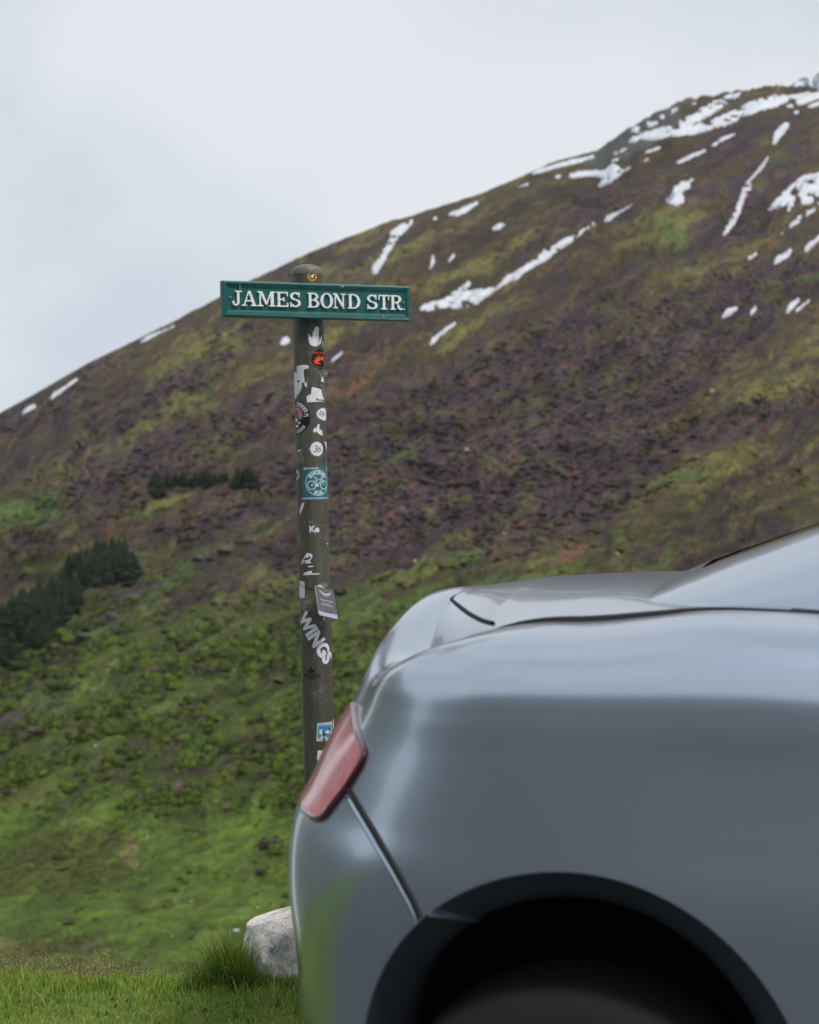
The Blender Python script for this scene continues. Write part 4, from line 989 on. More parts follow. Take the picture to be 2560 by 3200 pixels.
def poly_bm(*polys):
    bm = bmesh.new()
    for P in polys:
        vs = [bm.verts.new((x, y, 0)) for x, y in P]; fc = bm.faces.new(vs)
    bmesh.ops.triangulate(bm, faces=bm.faces[:]); return bm
def ring_pts(cu, cv, ru, rv, n=40, a0=0, a1=2*math.pi): return [(cu+ru*math.cos(a0+(a1-a0)*k/n), cv+rv*math.sin(a0+(a1-a0)*k/n)) for k in range(n)]
def stroke(pts, w, closed=False):
    """a line of width w as quads"""
    out = []; n = len(pts)
    for k in range(n if closed else n-1):
        (x0, y0), (x1, y1) = pts[k], pts[(k+1) % n]; d = math.hypot(x1-x0, y1-y0)+1e-12; nx, ny = -(y1-y0)/d*w/2, (x1-x0)/d*w/2; ex, ey = (x1-x0)/d*w*.15, (y1-y0)/d*w*.15
        out.append([(x0+nx-ex, y0+ny-ey), (x0-nx-ex, y0-ny-ey), (x1-nx+ex, y1-ny+ey), (x1+nx+ex, y1+ny+ey)])
    return out
def annulus(cu, cv, r0, r1, n=48, a0=0, a1=2*math.pi, sq=1.0):
    out = []
    for k in range(n):
        a, b = a0+(a1-a0)*k/n, a0+(a1-a0)*(k+1)/n
        out.append([(cu+r0*math.cos(a)*sq, cv+r0*math.sin(a)), (cu+r1*math.cos(a)*sq, cv+r1*math.sin(a)), (cu+r1*math.cos(b)*sq, cv+r1*math.sin(b)), (cu+r0*math.cos(b)*sq, cv+r0*math.sin(b))])
    return out
def text_bm(s, size=1.0, bold=0.0, shear=0.0, spacing=1.0):
    cu = bpy.data.curves.new('t', 'FONT'); cu.body = s; cu.size = size; cu.align_x = 'CENTER'; cu.offset = bold*size; cu.shear = shear; cu.space_character = spacing; cu.resolution_u = 3; cu.fill_mode = 'FRONT'
    o = bpy.data.objects.new('t', cu); COL.objects.link(o); bpy.context.view_layer.update()
    me = o.to_mesh(); bm = bmesh.new(); bm.from_mesh(me); o.to_mesh_clear(); bpy.data.objects.remove(o); bpy.data.curves.remove(cu)
    bmesh.ops.triangulate(bm, faces=bm.faces[:])
    return bm
def move_bm(bm, x=0, y=0, rot=0, sx=1, sy=1):
    c, s = math.cos(rot), math.sin(rot)
    for q in bm.verts:
        a, b = q.co.x*sx, q.co.y*sy; q.co = Vector((x+a*c-b*s, y+a*s+b*c, 0))
    return bm
def arc_bm(bm, cu, cv, r, mid, down=False):
    for q in bm.verts:
        if not down: a = mid-q.co.x/r; rr = r+q.co.y
        else: a = mid+q.co.x/r; rr = r-q.co.y
        q.co = Vector((cu+rr*math.cos(a), cv+rr*math.sin(a), 0))
    return bm
def join_bm(*L):
    bm = bmesh.new()
    for b in L:
        me = bpy.data.meshes.new('x'); b.to_mesh(me); bm.from_mesh(me); bpy.data.meshes.remove(me); b.free()
    return bm
def ink(name, r, g, b, rough=.45): return plain(name, c4(r, g, b), rough)
I_WHITE = plain('worn_white_vinyl', c4(226, 227, 230), .5, noise=(90, .35, c4(176, 178, 184)))
I_BLACK = ink('black_vinyl', 24, 24, 27, .3); I_ORANGE = ink('orange_print', 238, 78, 34); I_YELLOW = ink('yellow_print', 226, 176, 48); I_TEAL = plain('teal_vinyl', c4(36, 108, 124), .4, noise=(120, .4, c4(30, 92, 108)))
I_BLUE = ink('blue_print', 62, 140, 180); I_NAVY = ink('navy_print', 40, 52, 84); I_RED = ink('red_print', 190, 48, 44); I_FADE = plain('faded_paint_mark', c4(74, 96, 120), .6, noise=(300, .8, c4(44, 52, 60))); I_SCUFF = plain('scuffed_glue', c4(136, 138, 134), .8, noise=(260, 1.0, c4(76, 74, 64))); I_PINK = ink('pink_print', 186, 120, 132); I_BROWN = ink('brown_print', 120, 72, 46); I_INK = ink('black_ink', 14, 13, 12, .7); I_CREAM = ink('cream_print', 214, 220, 212)
def sticker(polys, mat, layer=0, label=None):
    """polys in girth/height units -> a sticker that is part of the post"""
    o = bm_obj('sticker', wrap_bm(poly_bm(*polys), layer), mat, post)
    if label: o['label'] = label
    return o
def on(st, name, bm, mat, layer): return bm_obj(name, wrap_bm(bm, layer), mat, st)
ZA = lambda L: [uv_of(860+x/5.133, 980+y/5.133) for x, y in L]
ZB = lambda L: [uv_of(860+x/5.133, 1380+y/5.133) for x, y in L]
ZC = lambda L: [uv_of(880+x/5.133, 1780+y/5.133) for x, y in L]
ZD = lambda L: [uv_of(880+x/5.133, 2180+y/5.133) for x, y in L]
# round yellow sticker at the top
cu, cv = uv_of(977.6, 862); st = sticker([ring_pts(cu, cv, .0125, .0131)], I_YELLOW, 0, 'small round yellow sticker with black ring and lettering')
on(st, 'emblem', poly_bm(ring_pts(cu, cv, .0078, .0078, 28)), I_BLACK, 1); on(st, 'emblem', poly_bm(ring_pts(cu-.001, cv-.0005, .0045, .0042, 9), ring_pts(cu+.003, cv+.003, .0022, .002, 7)), I_WHITE, 2); on(st, 'emblem', poly_bm([(cu-.004, cv+.002), (cu-.001, cv+.003), (cu-.002, cv-.001)]), I_NAVY, 3)
on(st, 'lettering', join_bm(arc_bm(text_bm('SEA BROTHERS', .0042, .02), cu, cv, .0088, math.pi/2), arc_bm(text_bm('OF BULGARIA', .0042, .02), cu, cv, .0118, -math.pi/2, True)), I_BLACK, 1)
sticker([ZA([(360, 255), (372, 290), (395, 292), (430, 280), (432, 290), (395, 298), (366, 296), (355, 265)])], I_SCUFF)
# torn white vinyl, flame shaped
sticker([ZA([(545, 310), (556, 352), (566, 380), (574, 334), (586, 372), (595, 392), (606, 352), (608, 300), (622, 276), (634, 268), (640, 228), (660, 205), (690, 212), (708, 235), (703, 330), (700, 505), (650, 530), (580, 508), (556, 470), (541, 400), (538, 350)]),
         ZA([(702, 505), (712, 440), (719, 358), (727, 395), (733, 400), (756, 338), (752, 410), (741, 468), (722, 495)])], I_WHITE, 0, 'torn white sticker with jagged flame-like top')
sticker([ZA([(758, 430), (772, 470), (778, 550), (765, 520), (756, 465)])], I_WHITE)
sticker([ZA([(495, 612), (520, 592), (560, 590), (585, 600), (610, 625), (592, 690), (560, 668), (530, 660), (515, 630)])], I_FADE, 0, 'blue smear of paint')
# black round sticker with orange mountain
cu, cv = .0305, zy(1122); st = sticker([ring_pts(cu, cv, .0245, .0250, 48)], I_BLACK, 1, 'round black sticker with orange mountain road')
ms = .0245/160
def zo(L): return [ZA([(x, y)])[0] for x, y in L]
on(st, 'emblem', poly_bm(zo([(640, 745), (668, 700), (690, 690), (705, 658), (722, 688), (735, 720), (742, 690), (752, 700), (762, 680), (775, 720), (783, 765), (740, 745), (700, 765), (690, 780), (720, 795), (745, 800), (715, 812), (675, 805), (640, 790), (632, 765)])), I_ORANGE, 2)
on(st, 'emblem', join_bm(poly_bm(*stroke(zo([(683, 722), (697, 690), (706, 672), (715, 700), (722, 715)]), .0008)), poly_bm(*stroke(zo([(770, 742), (752, 755), (715, 765), (695, 775), (712, 790), (745, 798)]), .0009))), I_BLACK, 3)
on(st, 'lettering', join_bm(move_bm(text_bm('ROAD TRAVEL', .0062, .015), cu-.002, cv+.0135), arc_bm(text_bm('BE READY ALWAYS TO GO', .0035), cu, cv, .0220, -math.pi/2-.35, True)), I_ORANGE, 2)
# left torn sheet
sticker([ZA([(300, 932), (330, 933), (356, 950), (357, 836), (450, 820), (522, 822), (550, 850), (530, 880), (482, 886), (464, 912), (468, 980), (478, 1040), (480, 1096), (440, 1102), (434, 1182), (410, 1242), (382, 1300), (378, 1275), (350, 1340), (318, 1366), (306, 1300), (302, 1100)])], I_WHITE, 0, 'large torn white paper on the left of the post')
sticker([ZA([(468, 1100), (518, 1102), (520, 1170), (502, 1182), (480, 1140)])], I_WHITE)
st = sticker([ZA([(360, 1080), (378, 1060), (405, 1062), (398, 1088), (378, 1102)])], I_FADE, 1)
sticker([ZA([(752, 1003), (775, 1050), (785, 1112), (733, 1077), (748, 1056)]), ZA([(735, 1160), (748, 1143), (748, 1160)])], I_WHITE)
# white shaped sticker with name
st = sticker([ZA([(498, 1340), (515, 1310), (545, 1285), (570, 1285), (575, 1235), (585, 1172), (605, 1160), (630, 1172), (690, 1185), (735, 1205), (758, 1205), (764, 1290), (784, 1335), (790, 1428), (512, 1428)])], I_BLACK, 0, 'white cut-out sticker with dark outline and the word Phosh')
on(st, 'sticker_face', poly_bm(ZA([(508, 1345), (522, 1318), (548, 1296), (580, 1294), (584, 1240), (594, 1180), (606, 1172), (630, 1182), (690, 1196), (735, 1216), (748, 1218), (754, 1290), (772, 1340), (782, 1346), (784, 1420), (520, 1420)])), I_WHITE, 1)
on(st, 'lettering', move_bm(text_bm('Phosh', .0098, .02), *uv_of(860+728/5.133, 980+1408/5.133), 0, 1.05, 1), I_INK, 2)
# black club roundel on the left
cu, cv = -.0415, zy(1303); r0 = .0415; st = sticker([ring_pts(cu, cv, r0, r0, 64)], I_BLACK, 0, 'large round black club sticker with white banners, wrapped round the left side')
on(st, 'banner', poly_bm(*annulus(cu, cv, .0290, .0385, 20, R(22), R(88))), I_WHITE, 1); on(st, 'banner', poly_bm(*annulus(cu, cv, .0300, .0375, 20, R(-88), R(-40))), I_WHITE, 1)
on(st, 'banner', poly_bm(ZA([(455, 1655), (470, 1608), (548, 1597), (535, 1620), (550, 1645)])), I_WHITE, 1)
on(st, 'lettering', join_bm(arc_bm(text_bm('RIANOS', .0100, .01, 0, .95), cu, cv, .0303, R(56)), arc_bm(text_bm('MANIA', .0085, .01), cu, cv, .0368, R(-63), True), move_bm(text_bm('MC', .0088, .02), *ZA([(503, 1645)])[0], R(5))), I_INK, 2)
on(st, 'emblem', poly_bm(ZA([(335, 1500), (380, 1495), (430, 1540), (448, 1610), (430, 1690), (395, 1690), (360, 1600), (335, 1560)])), I_PINK, 1); on(st, 'emblem', poly_bm(ZA([(333, 1530), (365, 1545), (372, 1590), (360, 1640), (334, 1640)])), I_BROWN, 2)
on(st, 'emblem', poly_bm(ZA([(340, 1670), (362, 1665), (375, 1700), (365, 1735), (342, 1730)]), ZA([(345, 1790), (370, 1775), (390, 1795), (375, 1820), (345, 1820)]), ZA([(375, 1745), (400, 1722), (418, 1755), (395, 1770)])), I_CREAM, 2); on(st, 'emblem', poly_bm(ZA([(338, 1640), (350, 1620), (368, 1640), (352, 1660)])), I_BLUE, 2)
# oval white sticker at the right limb
cu, cv = .040, zy(980+1610/5.133); st = sticker([ring_pts(cu, cv, .0250, .0157, 48)], I_WHITE, 0, 'white oval sticker with thin black border and script on the right')
on(st, 'border', poly_bm(*[[(cu+a[0], cv+a[1]) for a in q] for q in [[(.0232*math.cos(t), .0141*math.sin(t)), (.0236*math.cos(t), .0145*math.sin(t)), (.0236*math.cos(t+.13), .0145*math.sin(t+.13)), (.0232*math.cos(t+.13), .0141*math.sin(t+.13))] for t in np.arange(0, 6.28, .13)]]), I_INK, 1)
on(st, 'lettering', move_bm(text_bm('Dyl', .0145, .01, .3), cu-.0085, cv-.003, R(-4)), I_INK, 1)
sticker([ZA([(615, 1870), (640, 1830), (668, 1835), (690, 1775), (718, 1772), (712, 1830), (722, 1890), (742, 1850), (762, 1905), (764, 1960), (730, 1945), (700, 1925), (672, 1890), (640, 1905), (620, 1900)])], I_WHITE, 0, 'small torn white remnant')
sticker([ZA([(540, 1800), (548, 1850), (575, 1928), (568, 1925), (545, 1870)])], I_SCUFF)
# 36
cu, cv = .0143, zy(1380+117/5.133); st = sticker([ring_pts(cu, cv, .0172, .0172, 44), ZB([(545, 112), (582, 92), (590, 112), (560, 118)])], I_WHITE, 0, 'round white sticker with the number 36')
on(st, 'lettering', move_bm(text_bm('36', .0235, -.006, .25, .85), cu, cv-.008), I_INK, 1)
sticker([ZB([(548, 150), (570, 170), (600, 205), (660, 235), (740, 232), (775, 190), (780, 210), (745, 245), (650, 245), (585, 215)])], I_SCUFF)
sticker([ZB([(790, 0), (832, 20), (838, 90), (846, 148), (822, 110), (806, 40)])], I_WHITE)
sticker([ZB([(352, 160), (385, 125), (430, 118), (445, 180), (470, 260), (462, 330), (395, 350), (352, 320)])], I_SCUFF, 0, 'scuffed grey patch where a sticker was scraped off'); sticker([ZB([(365, 150), (388, 124), (430, 120), (420, 138), (380, 156)])], I_WHITE, 1)
cu, cv = -.0476, zy(1380+525/5.133); st = sticker([ring_pts(cu, cv, .0126, .0126, 36)], I_WHITE, 0, 'small round white sticker with red letters on the left edge')
on(st, 'emblem', poly_bm(ring_pts(cu, cv, .0062, .0062, 20)), I_BLACK, 1); on(st, 'lettering', join_bm(arc_bm(text_bm('GATTENSEE', .005, .02), cu, cv, .0075, R(20)), arc_bm(text_bm('3', .006, .02), cu, cv, .0085, R(-60))), I_RED, 1)
# teal bicycle sticker
cu, cv, hs = .0147, zy(1510), .0405; st = sticker([[(cu-hs-.001, cv+hs), (cu+hs-.001, cv+hs), (cu+hs+.001, cv-hs), (cu-hs+.002, cv-hs)]], I_TEAL, 0, 'square teal sticker with a white bicycle in a ring')
ec, er = cu+.0003, .0315
on(st, 'ring', poly_bm(*annulus(ec, cv+.001, er-.0014, er, 64)), I_CREAM, 1)
q = lambda x, y: (ec+x*er, cv+.001+y*er)
wl_, wr_ = (-.52, -.18), (.52, -.18)
bike = annulus(*q(*wl_), .0093, .0112, 40)+annulus(*q(*wr_), .0093, .0112, 40)
for a, b, w in [((-.52, -.18), (-.08, -.2), .0011), ((-.52, -.18), (-.17, .25), .0009), ((-.08, -.2), (-.2, .38), .0013), ((-.2, .2), (.33, .32), .0013), ((-.08, -.2), (.33, .30), .0015), ((.28, .45), (.52, -.18), .0014), ((.28, .45), (.42, .47), .0012), ((-.34, .4), (-.08, .4), .0016), ((.36, .52), (.44, .42), .0012)]:
    bike += stroke([q(*a), q(*b)], w)
bike += [ring_pts(*q(-.08, -.2), .0035, .0035, 16), ring_pts(*q(*wl_), .0018, .0018, 12)]
on(st, 'emblem', poly_bm(*bike), I_CREAM, 1)
on(st, 'lettering', join_bm(arc_bm(text_bm('BIKING', .0125, .03, 0, 1.05), ec, cv+.001, .0205, math.pi/2), arc_bm(text_bm('BOB', .0125, .03, 0, 1.05), ec, cv+.001, .0285, -math.pi/2, True), move_bm(text_bm('@BIKINGBOB98', .0048, .03, 0, 1.1), cu-hs*.42, cv+hs*.86), move_bm(text_bm('BIKEPACKING AROUND THE WORLD', .0050, .03, 0, 1.05), cu+.0005, cv-hs*.94)), I_CREAM, 2)
sticker([ZB([(808, 408), (836, 405), (842, 500), (815, 500)])], I_SCUFF, 1)
sticker([ZB([(476, 962), (474, 1000), (455, 1060), (425, 1130), (408, 1172), (400, 1110), (412, 1050), (440, 990)])], I_WHITE, 0, 'thin leaf-shaped white remnant')
# Ke
bm_obj('lettering', wrap_bm(move_bm(text_bm('Ke', .0205, .045), *ZB([(634, 1446)])[0], 0, 1.05, 1), 0), I_WHITE, post)
sticker([ZB([(638, 1480), (655, 1475), (656, 1490)]), ZB([(830, 1630), (846, 1628), (848, 1650), (838, 1655)]), ZB([(476, 1280), (486, 1278), (488, 1296)]), ZB([(560, 1285), (580, 1282), (575, 1298)]), ZB([(600, 1285), (618, 1282), (612, 1296)])], I_WHITE)
sticker([ZB([(640, 1310), (680, 1322), (716, 1340), (680, 1332)]), ZB([(590, 1225), (620, 1245), (600, 1238)]), ZB([(500, 1062), (520, 1078), (524, 1092), (512, 1080)])], I_SCUFF)
st = sticker([ZB([(420, 1968), (445, 1900), (480, 1840), (518, 1778), (560, 1790), (595, 1800), (608, 1840), (580, 1880), (565, 1915), (590, 1945), (530, 1950), (455, 1942)])], I_WHITE, 0, 'torn white sticker corner with dark blue figures')
on(st, 'print', poly_bm(ZB([(470, 1880), (500, 1850), (520, 1865), (545, 1840), (578, 1832), (572, 1870), (530, 1895), (500, 1890), (480, 1905)]), ZB([(445, 1925), (480, 1915), (510, 1928), (470, 1935)])), I_NAVY, 1)
sticker([ZB([(520, 1998), (560, 1990), (615, 1988), (625, 2002), (580, 2012), (540, 2006)]), ZB([(455, 2140), (470, 2100), (520, 2080), (590, 2068), (600, 2080), (588, 2104), (620, 2112), (715, 2112), (712, 2130), (640, 2132), (560, 2134)])], I_WHITE, 0, 'torn white strips')
sticker([ZC([(288, 175), (330, 175), (375, 190), (380, 260), (381, 443), (295, 441)])], I_WHITE, 0, 'narrow white paper strip on the left edge')
sticker([ZC([(418, 118), (430, 120), (426, 136)]), ZC([(450, 640), (466, 650), (455, 660)])], I_WHITE)
sticker([ZC([(535, 285), (560, 240), (620, 225), (690, 205), (740, 240), (735, 280), (700, 290), (660, 270), (640, 320), (560, 330), (500, 320)])], I_SCUFF); sticker([ZC([(575, 262), (610, 245), (650, 262), (690, 290), (640, 300), (590, 290)])], I_WHITE, 1)
# WINGS running down the post
wb_ = text_bm('WINGS', .0470, .052, 0, 1.02); c0 = ZC([(560, 1105)])[0]
move_bm(wb_, 0, -.0155); move_bm(wb_, c0[0]-.001, c0[1], R(-57), .87, 1.0)
o = bm_obj('lettering', wrap_bm(wb_, 0), I_WHITE, post); o['label'] = 'bold white WINGS letters running down the post'
# motorcycle emblem in black ink
c0 = ZC([(485, 1650)])[0]; k = .0186
emb = annulus(c0[0], c0[1], k*.965, k, 40, R(-5), R(185))+annulus(c0[0], c0[1], k*.93, k, 14, R(-118), R(-62))
emb += annulus(c0[0]-.0085, c0[1]+.0005, .0020, .0036, 20)+annulus(c0[0]+.0065, c0[1]+.0005, .0020, .0036, 20)
emb += [[(c0[0]-.0105, c0[1]+.007), (c0[0]-.007, c0[1]+.0055), (c0[0]-.004, c0[1]+.009), (c0[0]-.0035, c0[1]+.013), (c0[0]-.0012, c0[1]+.0155), (c0[0]+.001, c0[1]+.013), (c0[0]+.0012, c0[1]+.009), (c0[0]+.006, c0[1]+.0075), (c0[0]+.0095, c0[1]+.0095), (c0[0]+.011, c0[1]+.0065), (c0[0]+.006, c0[1]+.0035), (c0[0]+.004, c0[1]-.001), (c0[0]-.006, c0[1]-.001), (c0[0]-.007, c0[1]+.003)]]
o = bm_obj('sticker', wrap_bm(join_bm(poly_bm(*emb), move_bm(text_bm('MOTARDS', .0098, .05), c0[0], c0[1]-.0105), move_bm(text_bm('ST ROBERT', .0048, .02, 0, 1.1), c0[0], c0[1]-.0150)), 0), I_INK, post); o['label'] = 'black motorcycle emblem with the word MOTARDS'
# chequered blue sticker, low on the post
rc = ZD([(582, 405), (812, 390), (806, 688), (566, 697)]); st = sticker([rc], I_WHITE, 0, 'worn blue and white sticker with chequered edges, low on the post')
on(st, 'print', poly_bm(ZD([(592, 450), (700, 445), (800, 440), (798, 560), (770, 580), (798, 600), (796, 640), (720, 645), (690, 600), (650, 600), (630, 650), (580, 645), (584, 560)])), I_BLUE, 1)
on(st, 'print', poly_bm(ZD([(612, 515), (662, 512), (655, 590), (612, 588)]), ZD([(690, 560), (740, 520), (780, 545), (760, 575), (720, 585)])), I_WHITE, 2)
on(st, 'print', poly_bm(*[ZD([(x, y), (x+14, y), (x+14, y+12), (x, y+12)]) for r_i, y in enumerate((412, 426)) for x in range(592+(r_i % 2)*14, 800, 28)], *[ZD([(x, y), (x+14, y), (x+14, y+12), (x, y+12)]) for r_i, y in enumerate((660, 674)) for x in range(580+(r_i % 2)*14, 790, 28)]), I_BLUE, 2)
on(st, 'torn_hole', poly_bm(ZD([(655, 535), (690, 520), (692, 560), (735, 585), (700, 600), (690, 650), (710, 660), (700, 697), (668, 697), (672, 640), (660, 600), (680, 570)]), ZD([(748, 500), (765, 478), (780, 500), (775, 530), (755, 525)])), plain('bare_post_paint', c4(74, 70, 58), .5), 3)
sticker([ZD([(826, 380), (838, 335), (850, 375), (860, 640), (855, 675), (832, 672)])], I_WHITE)
sticker([ZD([(585, 850), (610, 845), (660, 850), (700, 825), (770, 815), (790, 900), (780, 1140), (600, 1140), (590, 1020), (575, 980), (582, 900)])], I_WHITE, 0, 'torn white paper low on the post, half hidden by the tail light')

# ------------------------------------------------------------------ the street sign on the post
YAW = R(20)
SW_, SH_, SD_ = .471, .0850, .018
zc_ = CAM_H+(1600-943.5)/FPX*3.455
sb = empty('sign_board', (0.0, 0.0, 0.0)); sb.parent = post
bx_ = Vector((math.cos(YAW), math.sin(YAW), 0)); bn_ = Vector((math.sin(YAW), -math.cos(YAW), 0))
sb.location = bn_*(PR+SD_+.001)+Vector((0.008, 0, zc_)); sb.rotation_euler = (0, 0, YAW)
# local: x along the board, z up, -y to the viewer
M_GREEN = plain('green_sign_enamel', c4(0, 92, 86), .38, coat=.15, noise=(40, .35, c4(0, 80, 75)), coatr=.1)
M_LETTER, n_, p_ = newmat('chipped_white_letters'); p_.inputs['Roughness'].default_value = .5
tcn = N(n_, 'ShaderNodeTexCoord'); zz_ = N(n_, 'ShaderNodeTexNoise'); zz_.inputs['Scale'].default_value = 95; zz_.inputs['Detail'].default_value = 6; zz_.inputs['Roughness'].default_value = .7; n_.links.new(tcn.outputs['Object'], zz_.inputs['Vector'])
rr_ = N(n_, 'ShaderNodeValToRGB'); rr_.color_ramp.elements[0].position = .36; rr_.color_ramp.elements[0].color = c4(40, 92, 110); rr_.color_ramp.elements[1].position = .43; rr_.color_ramp.elements[1].color = c4(236, 236, 236); n_.links.new(zz_.outputs[0], rr_.inputs[0]); n_.links.new(rr_.outputs[0], p_.inputs['Base Color'])
def slab(x0, x1, z0, z1, y0, y1, bev=.001):
    bm = bmesh.new(); bmesh.ops.create_cube(bm, size=1)
    for q in bm.verts: q.co = Vector(((x0+x1)/2+q.co.x*(x1-x0), (y0+y1)/2+q.co.y*(y1-y0), (z0+z1)/2+q.co.z*(z1-z0)))
    if bev: bmesh.ops.bevel(bm, geom=bm.edges[:], offset=bev, segments=2, affect='EDGES')
    return bm
bm_obj('panel', slab(-SW_/2+.004, SW_/2-.004, -SH_/2+.004, SH_/2-.004, -.004, SD_*.8, .001), M_GREEN, sb)
FB = .0150
def bar(p0, p1, inward):
    """mitred moulding: profile swept from corner p0 to p1, width towards the middle"""
    prof_ = [(0, SD_*.85), (0, -.006), (.0012, -.0092), (.0042, -.0110), (.0078, -.0105), (.0105, -.0078), (.0118, -.0062), (FB, -.0055), (FB, .004)]
    d = (p1-p0).normalized(); vs = []
    for w, y in prof_:
        for e in (0, 1):
            b = (p0, p1)[e]; sgn = 1 if e == 0 else -1
            c = b+inward*w+d*sgn*w; vs.append((c.x, y, c.z))
    f = [(2*i, 2*i+1, 2*i+3, 2*i+2) for i in range(len(prof_)-1)]
    bm = bmesh.new(); V_ = [bm.verts.new(q) for q in vs]
    for a in f: bm.faces.new([V_[i] for i in a])
    bmesh.ops.recalc_face_normals(bm, faces=bm.faces[:])
    # facing out
    if sum(fc.normal.y*fc.calc_area() for fc in bm.faces) > 0: bmesh.ops.reverse_faces(bm, faces=bm.faces[:])
    return bm
cs = [Vector((-SW_/2, 0, SH_/2)), Vector((SW_/2, 0, SH_/2)), Vector((SW_/2, 0, -SH_/2)), Vector((-SW_/2, 0, -SH_/2))]
for k, inn in enumerate([Vector((0, 0, -1)), Vector((-1, 0, 0)), Vector((0, 0, 1)), Vector((1, 0, 0))]):
    bm_obj('frame_bar', bar(cs[k], cs[(k+1) % 4], inn), M_GREEN, sb)
bm_obj('back_plate', slab(-SW_/2+.0005, SW_/2-.0005, -SH_/2+.0005, SH_/2-.0005, SD_*.82, SD_*.98, .0005), M_GREEN, sb)
bm_obj('clamp', slab(-.02, .02, -.03, .03, SD_*.98, SD_+.008, .002), M_POLE, sb)
# raised slab-serif letters: boxes x0,z0,x1,z1 / quads / arcs, in a unit cell
def aw(cx, cy, rx, ry, a0, a1, wf, n=22):
    out = []
    for k in range(n):
        qs = []
        for t in (a0+(a1-a0)*k/n, a0+(a1-a0)*(k+1)/n):
            w = wf[0]+(wf[1]-wf[0])*abs(math.cos(R(t)))**1.4
            c, s = math.cos(R(t)), math.sin(R(t)); qs.append(((cx+(rx)*c, cy+(ry)*s), (cx+(rx-w)*c, cy+(ry-w*.9)*s)))
        out.append([qs[0][0], qs[0][1], qs[1][1], qs[1][0]])
    return out
def rc_(x0, y0, x1, y1): return [(x0, y0), (x1, y0), (x1, y1), (x0, y1)]
LT = {
 'J': [rc_(.28, .90, 1, 1), rc_(.50, .24, .74, .95)]+aw(.36, .27, .38, .27, 0, -150, (.10, .24))+[ring_pts(.13, .22, .13, .115, 14)],
 'A': [[(.12, .06), (.20, .06), (.53, 1), (.44, 1)], [(.44, 1), (.60, 1), (.93, .06), (.73, .06)], rc_(.26, .30, .75, .385), rc_(0, 0, .34, .085), rc_(.60, 0, 1, .085)],
 'M': [rc_(.10, .05, .185, .95), rc_(.74, .05, .91, .95), [(.10, 1), (.27, 1), (.54, .22), (.46, .12)], [(.46, .12), (.53, .12), (.82, 1), (.74, 1)], rc_(0, 0, .30, .085), rc_(.65, 0, 1, .085), rc_(0, .915, .25, 1), rc_(.76, .915, 1, 1)],
 'E': [rc_(.10, .05, .30, .95), rc_(0, 0, .98, .09), rc_(0, .91, .95, 1), rc_(.25, .46, .62, .545), rc_(.58, .36, .66, .64), rc_(.88, 0, .98, .28), rc_(.86, .73, .95, 1)],
 'S': aw(.5, .735, .44, .265, 40, 270, (.10, .21))+aw(.5, .27, .47, .27, 90, -145, (.10, .22))+[rc_(.78, .68, .88, 1.0), rc_(.06, 0, .16, .34)],
 'B': [rc_(.10, .05, .31, .95), rc_(0, 0, .5, .085), rc_(0, .915, .5, 1), rc_(.28, .475, .52, .55)]+aw(.50, .755, .42, .245, 90, -90, (.085, .21), 16)+aw(.52, .275, .47, .275, 90, -90, (.085, .22), 16),
 'O': aw(.5, .5, .5, .52, 0, 360, (.09, .22), 40),
 'N': [rc_(.13, .05, .215, .95), rc_(.77, .03, .855, .95), [(.10, 1), (.30, 1), (.855, .16), (.855, -.02), (.77, -.02)], rc_(0, 0, .35, .085), rc_(0, .915, .25, 1), rc_(.64, .915, 1, 1)],
 'D': [rc_(.11, .05, .31, .95), rc_(0, 0, .5, .085), rc_(0, .915, .5, 1)]+aw(.46, .5, .54, .5, 90, -90, (.085, .22), 20),
 'T': [rc_(.40, .05, .61, .95), rc_(.24, 0, .77, .085), rc_(.02, .91, .98, 1), rc_(.02, .66, .11, 1), rc_(.89, .66, .98, 1)],
 'R': [rc_(.10, .05, .30, .95), rc_(0, 0, .42, .085), rc_(0, .915, .5, 1), rc_(.27, .47, .52, .545)]+aw(.48, .735, .42, .265, 90, -90, (.085, .21), 16)+[[(.44, .50), (.62, .50), (.80, .14), (.63, .06)], [(.63, .12), (.80, .16), (.86, .085), (1.0, .12), (.98, .0), (.74, .0)]],
}
def letter(ch, x0, x1, z0, z1):
    bm = bmesh.new()
    for k, P in enumerate(LT[ch]):
        h = .0100+.00006*(k % 5)+(.00004 if k % 2 else 0)
        P = [(x0+(x1-x0)*a, z0+(z1-z0)*b) for a, b in P]
        ar = sum(P[i][0]*P[(i+1) % len(P)][1]-P[(i+1) % len(P)][0]*P[i][1] for i in range(len(P)))
        if ar < 0: P = P[::-1]
        fr = [bm.verts.new((a, -h, b)) for a, b in P]; bk = [bm.verts.new((a, -.0039, b)) for a, b in P]
        bm.faces.new(fr)
        for i in range(len(P)): j = (i+1) % len(P); bm.faces.new([fr[i], bk[i], bk[j], fr[j]])
    return bm
SC = .471/1572
for ch, a, b in [('J', 160, 240), ('A', 240, 364), ('M', 373, 521), ('E', 532, 632), ('S', 642, 738), ('B', 795, 892), ('O', 902, 1007), ('N', 1008, 1113), ('D', 1130, 1236), ('S', 1290, 1384), ('T', 1389, 1482), ('R', 1490, 1592)]:
    k = lambda x: (3.369*(x-78)/(3.369*(x-78)+3.531*(1655-x))-.5)*SW_
    bm_obj('letter', letter(ch, k(a), k(b), -.0170, .0188), M_LETTER, sb)
bm_obj('full_stop', slab(k(1598), k(1613), -.0168, -.0125, -.0100, -.0039, .0012), M_LETTER, sb)
M_SCREW = plain('rusty_screw', c4(150, 130, 116), .5, metal=.5, noise=(300, .7, c4(96, 60, 44)))
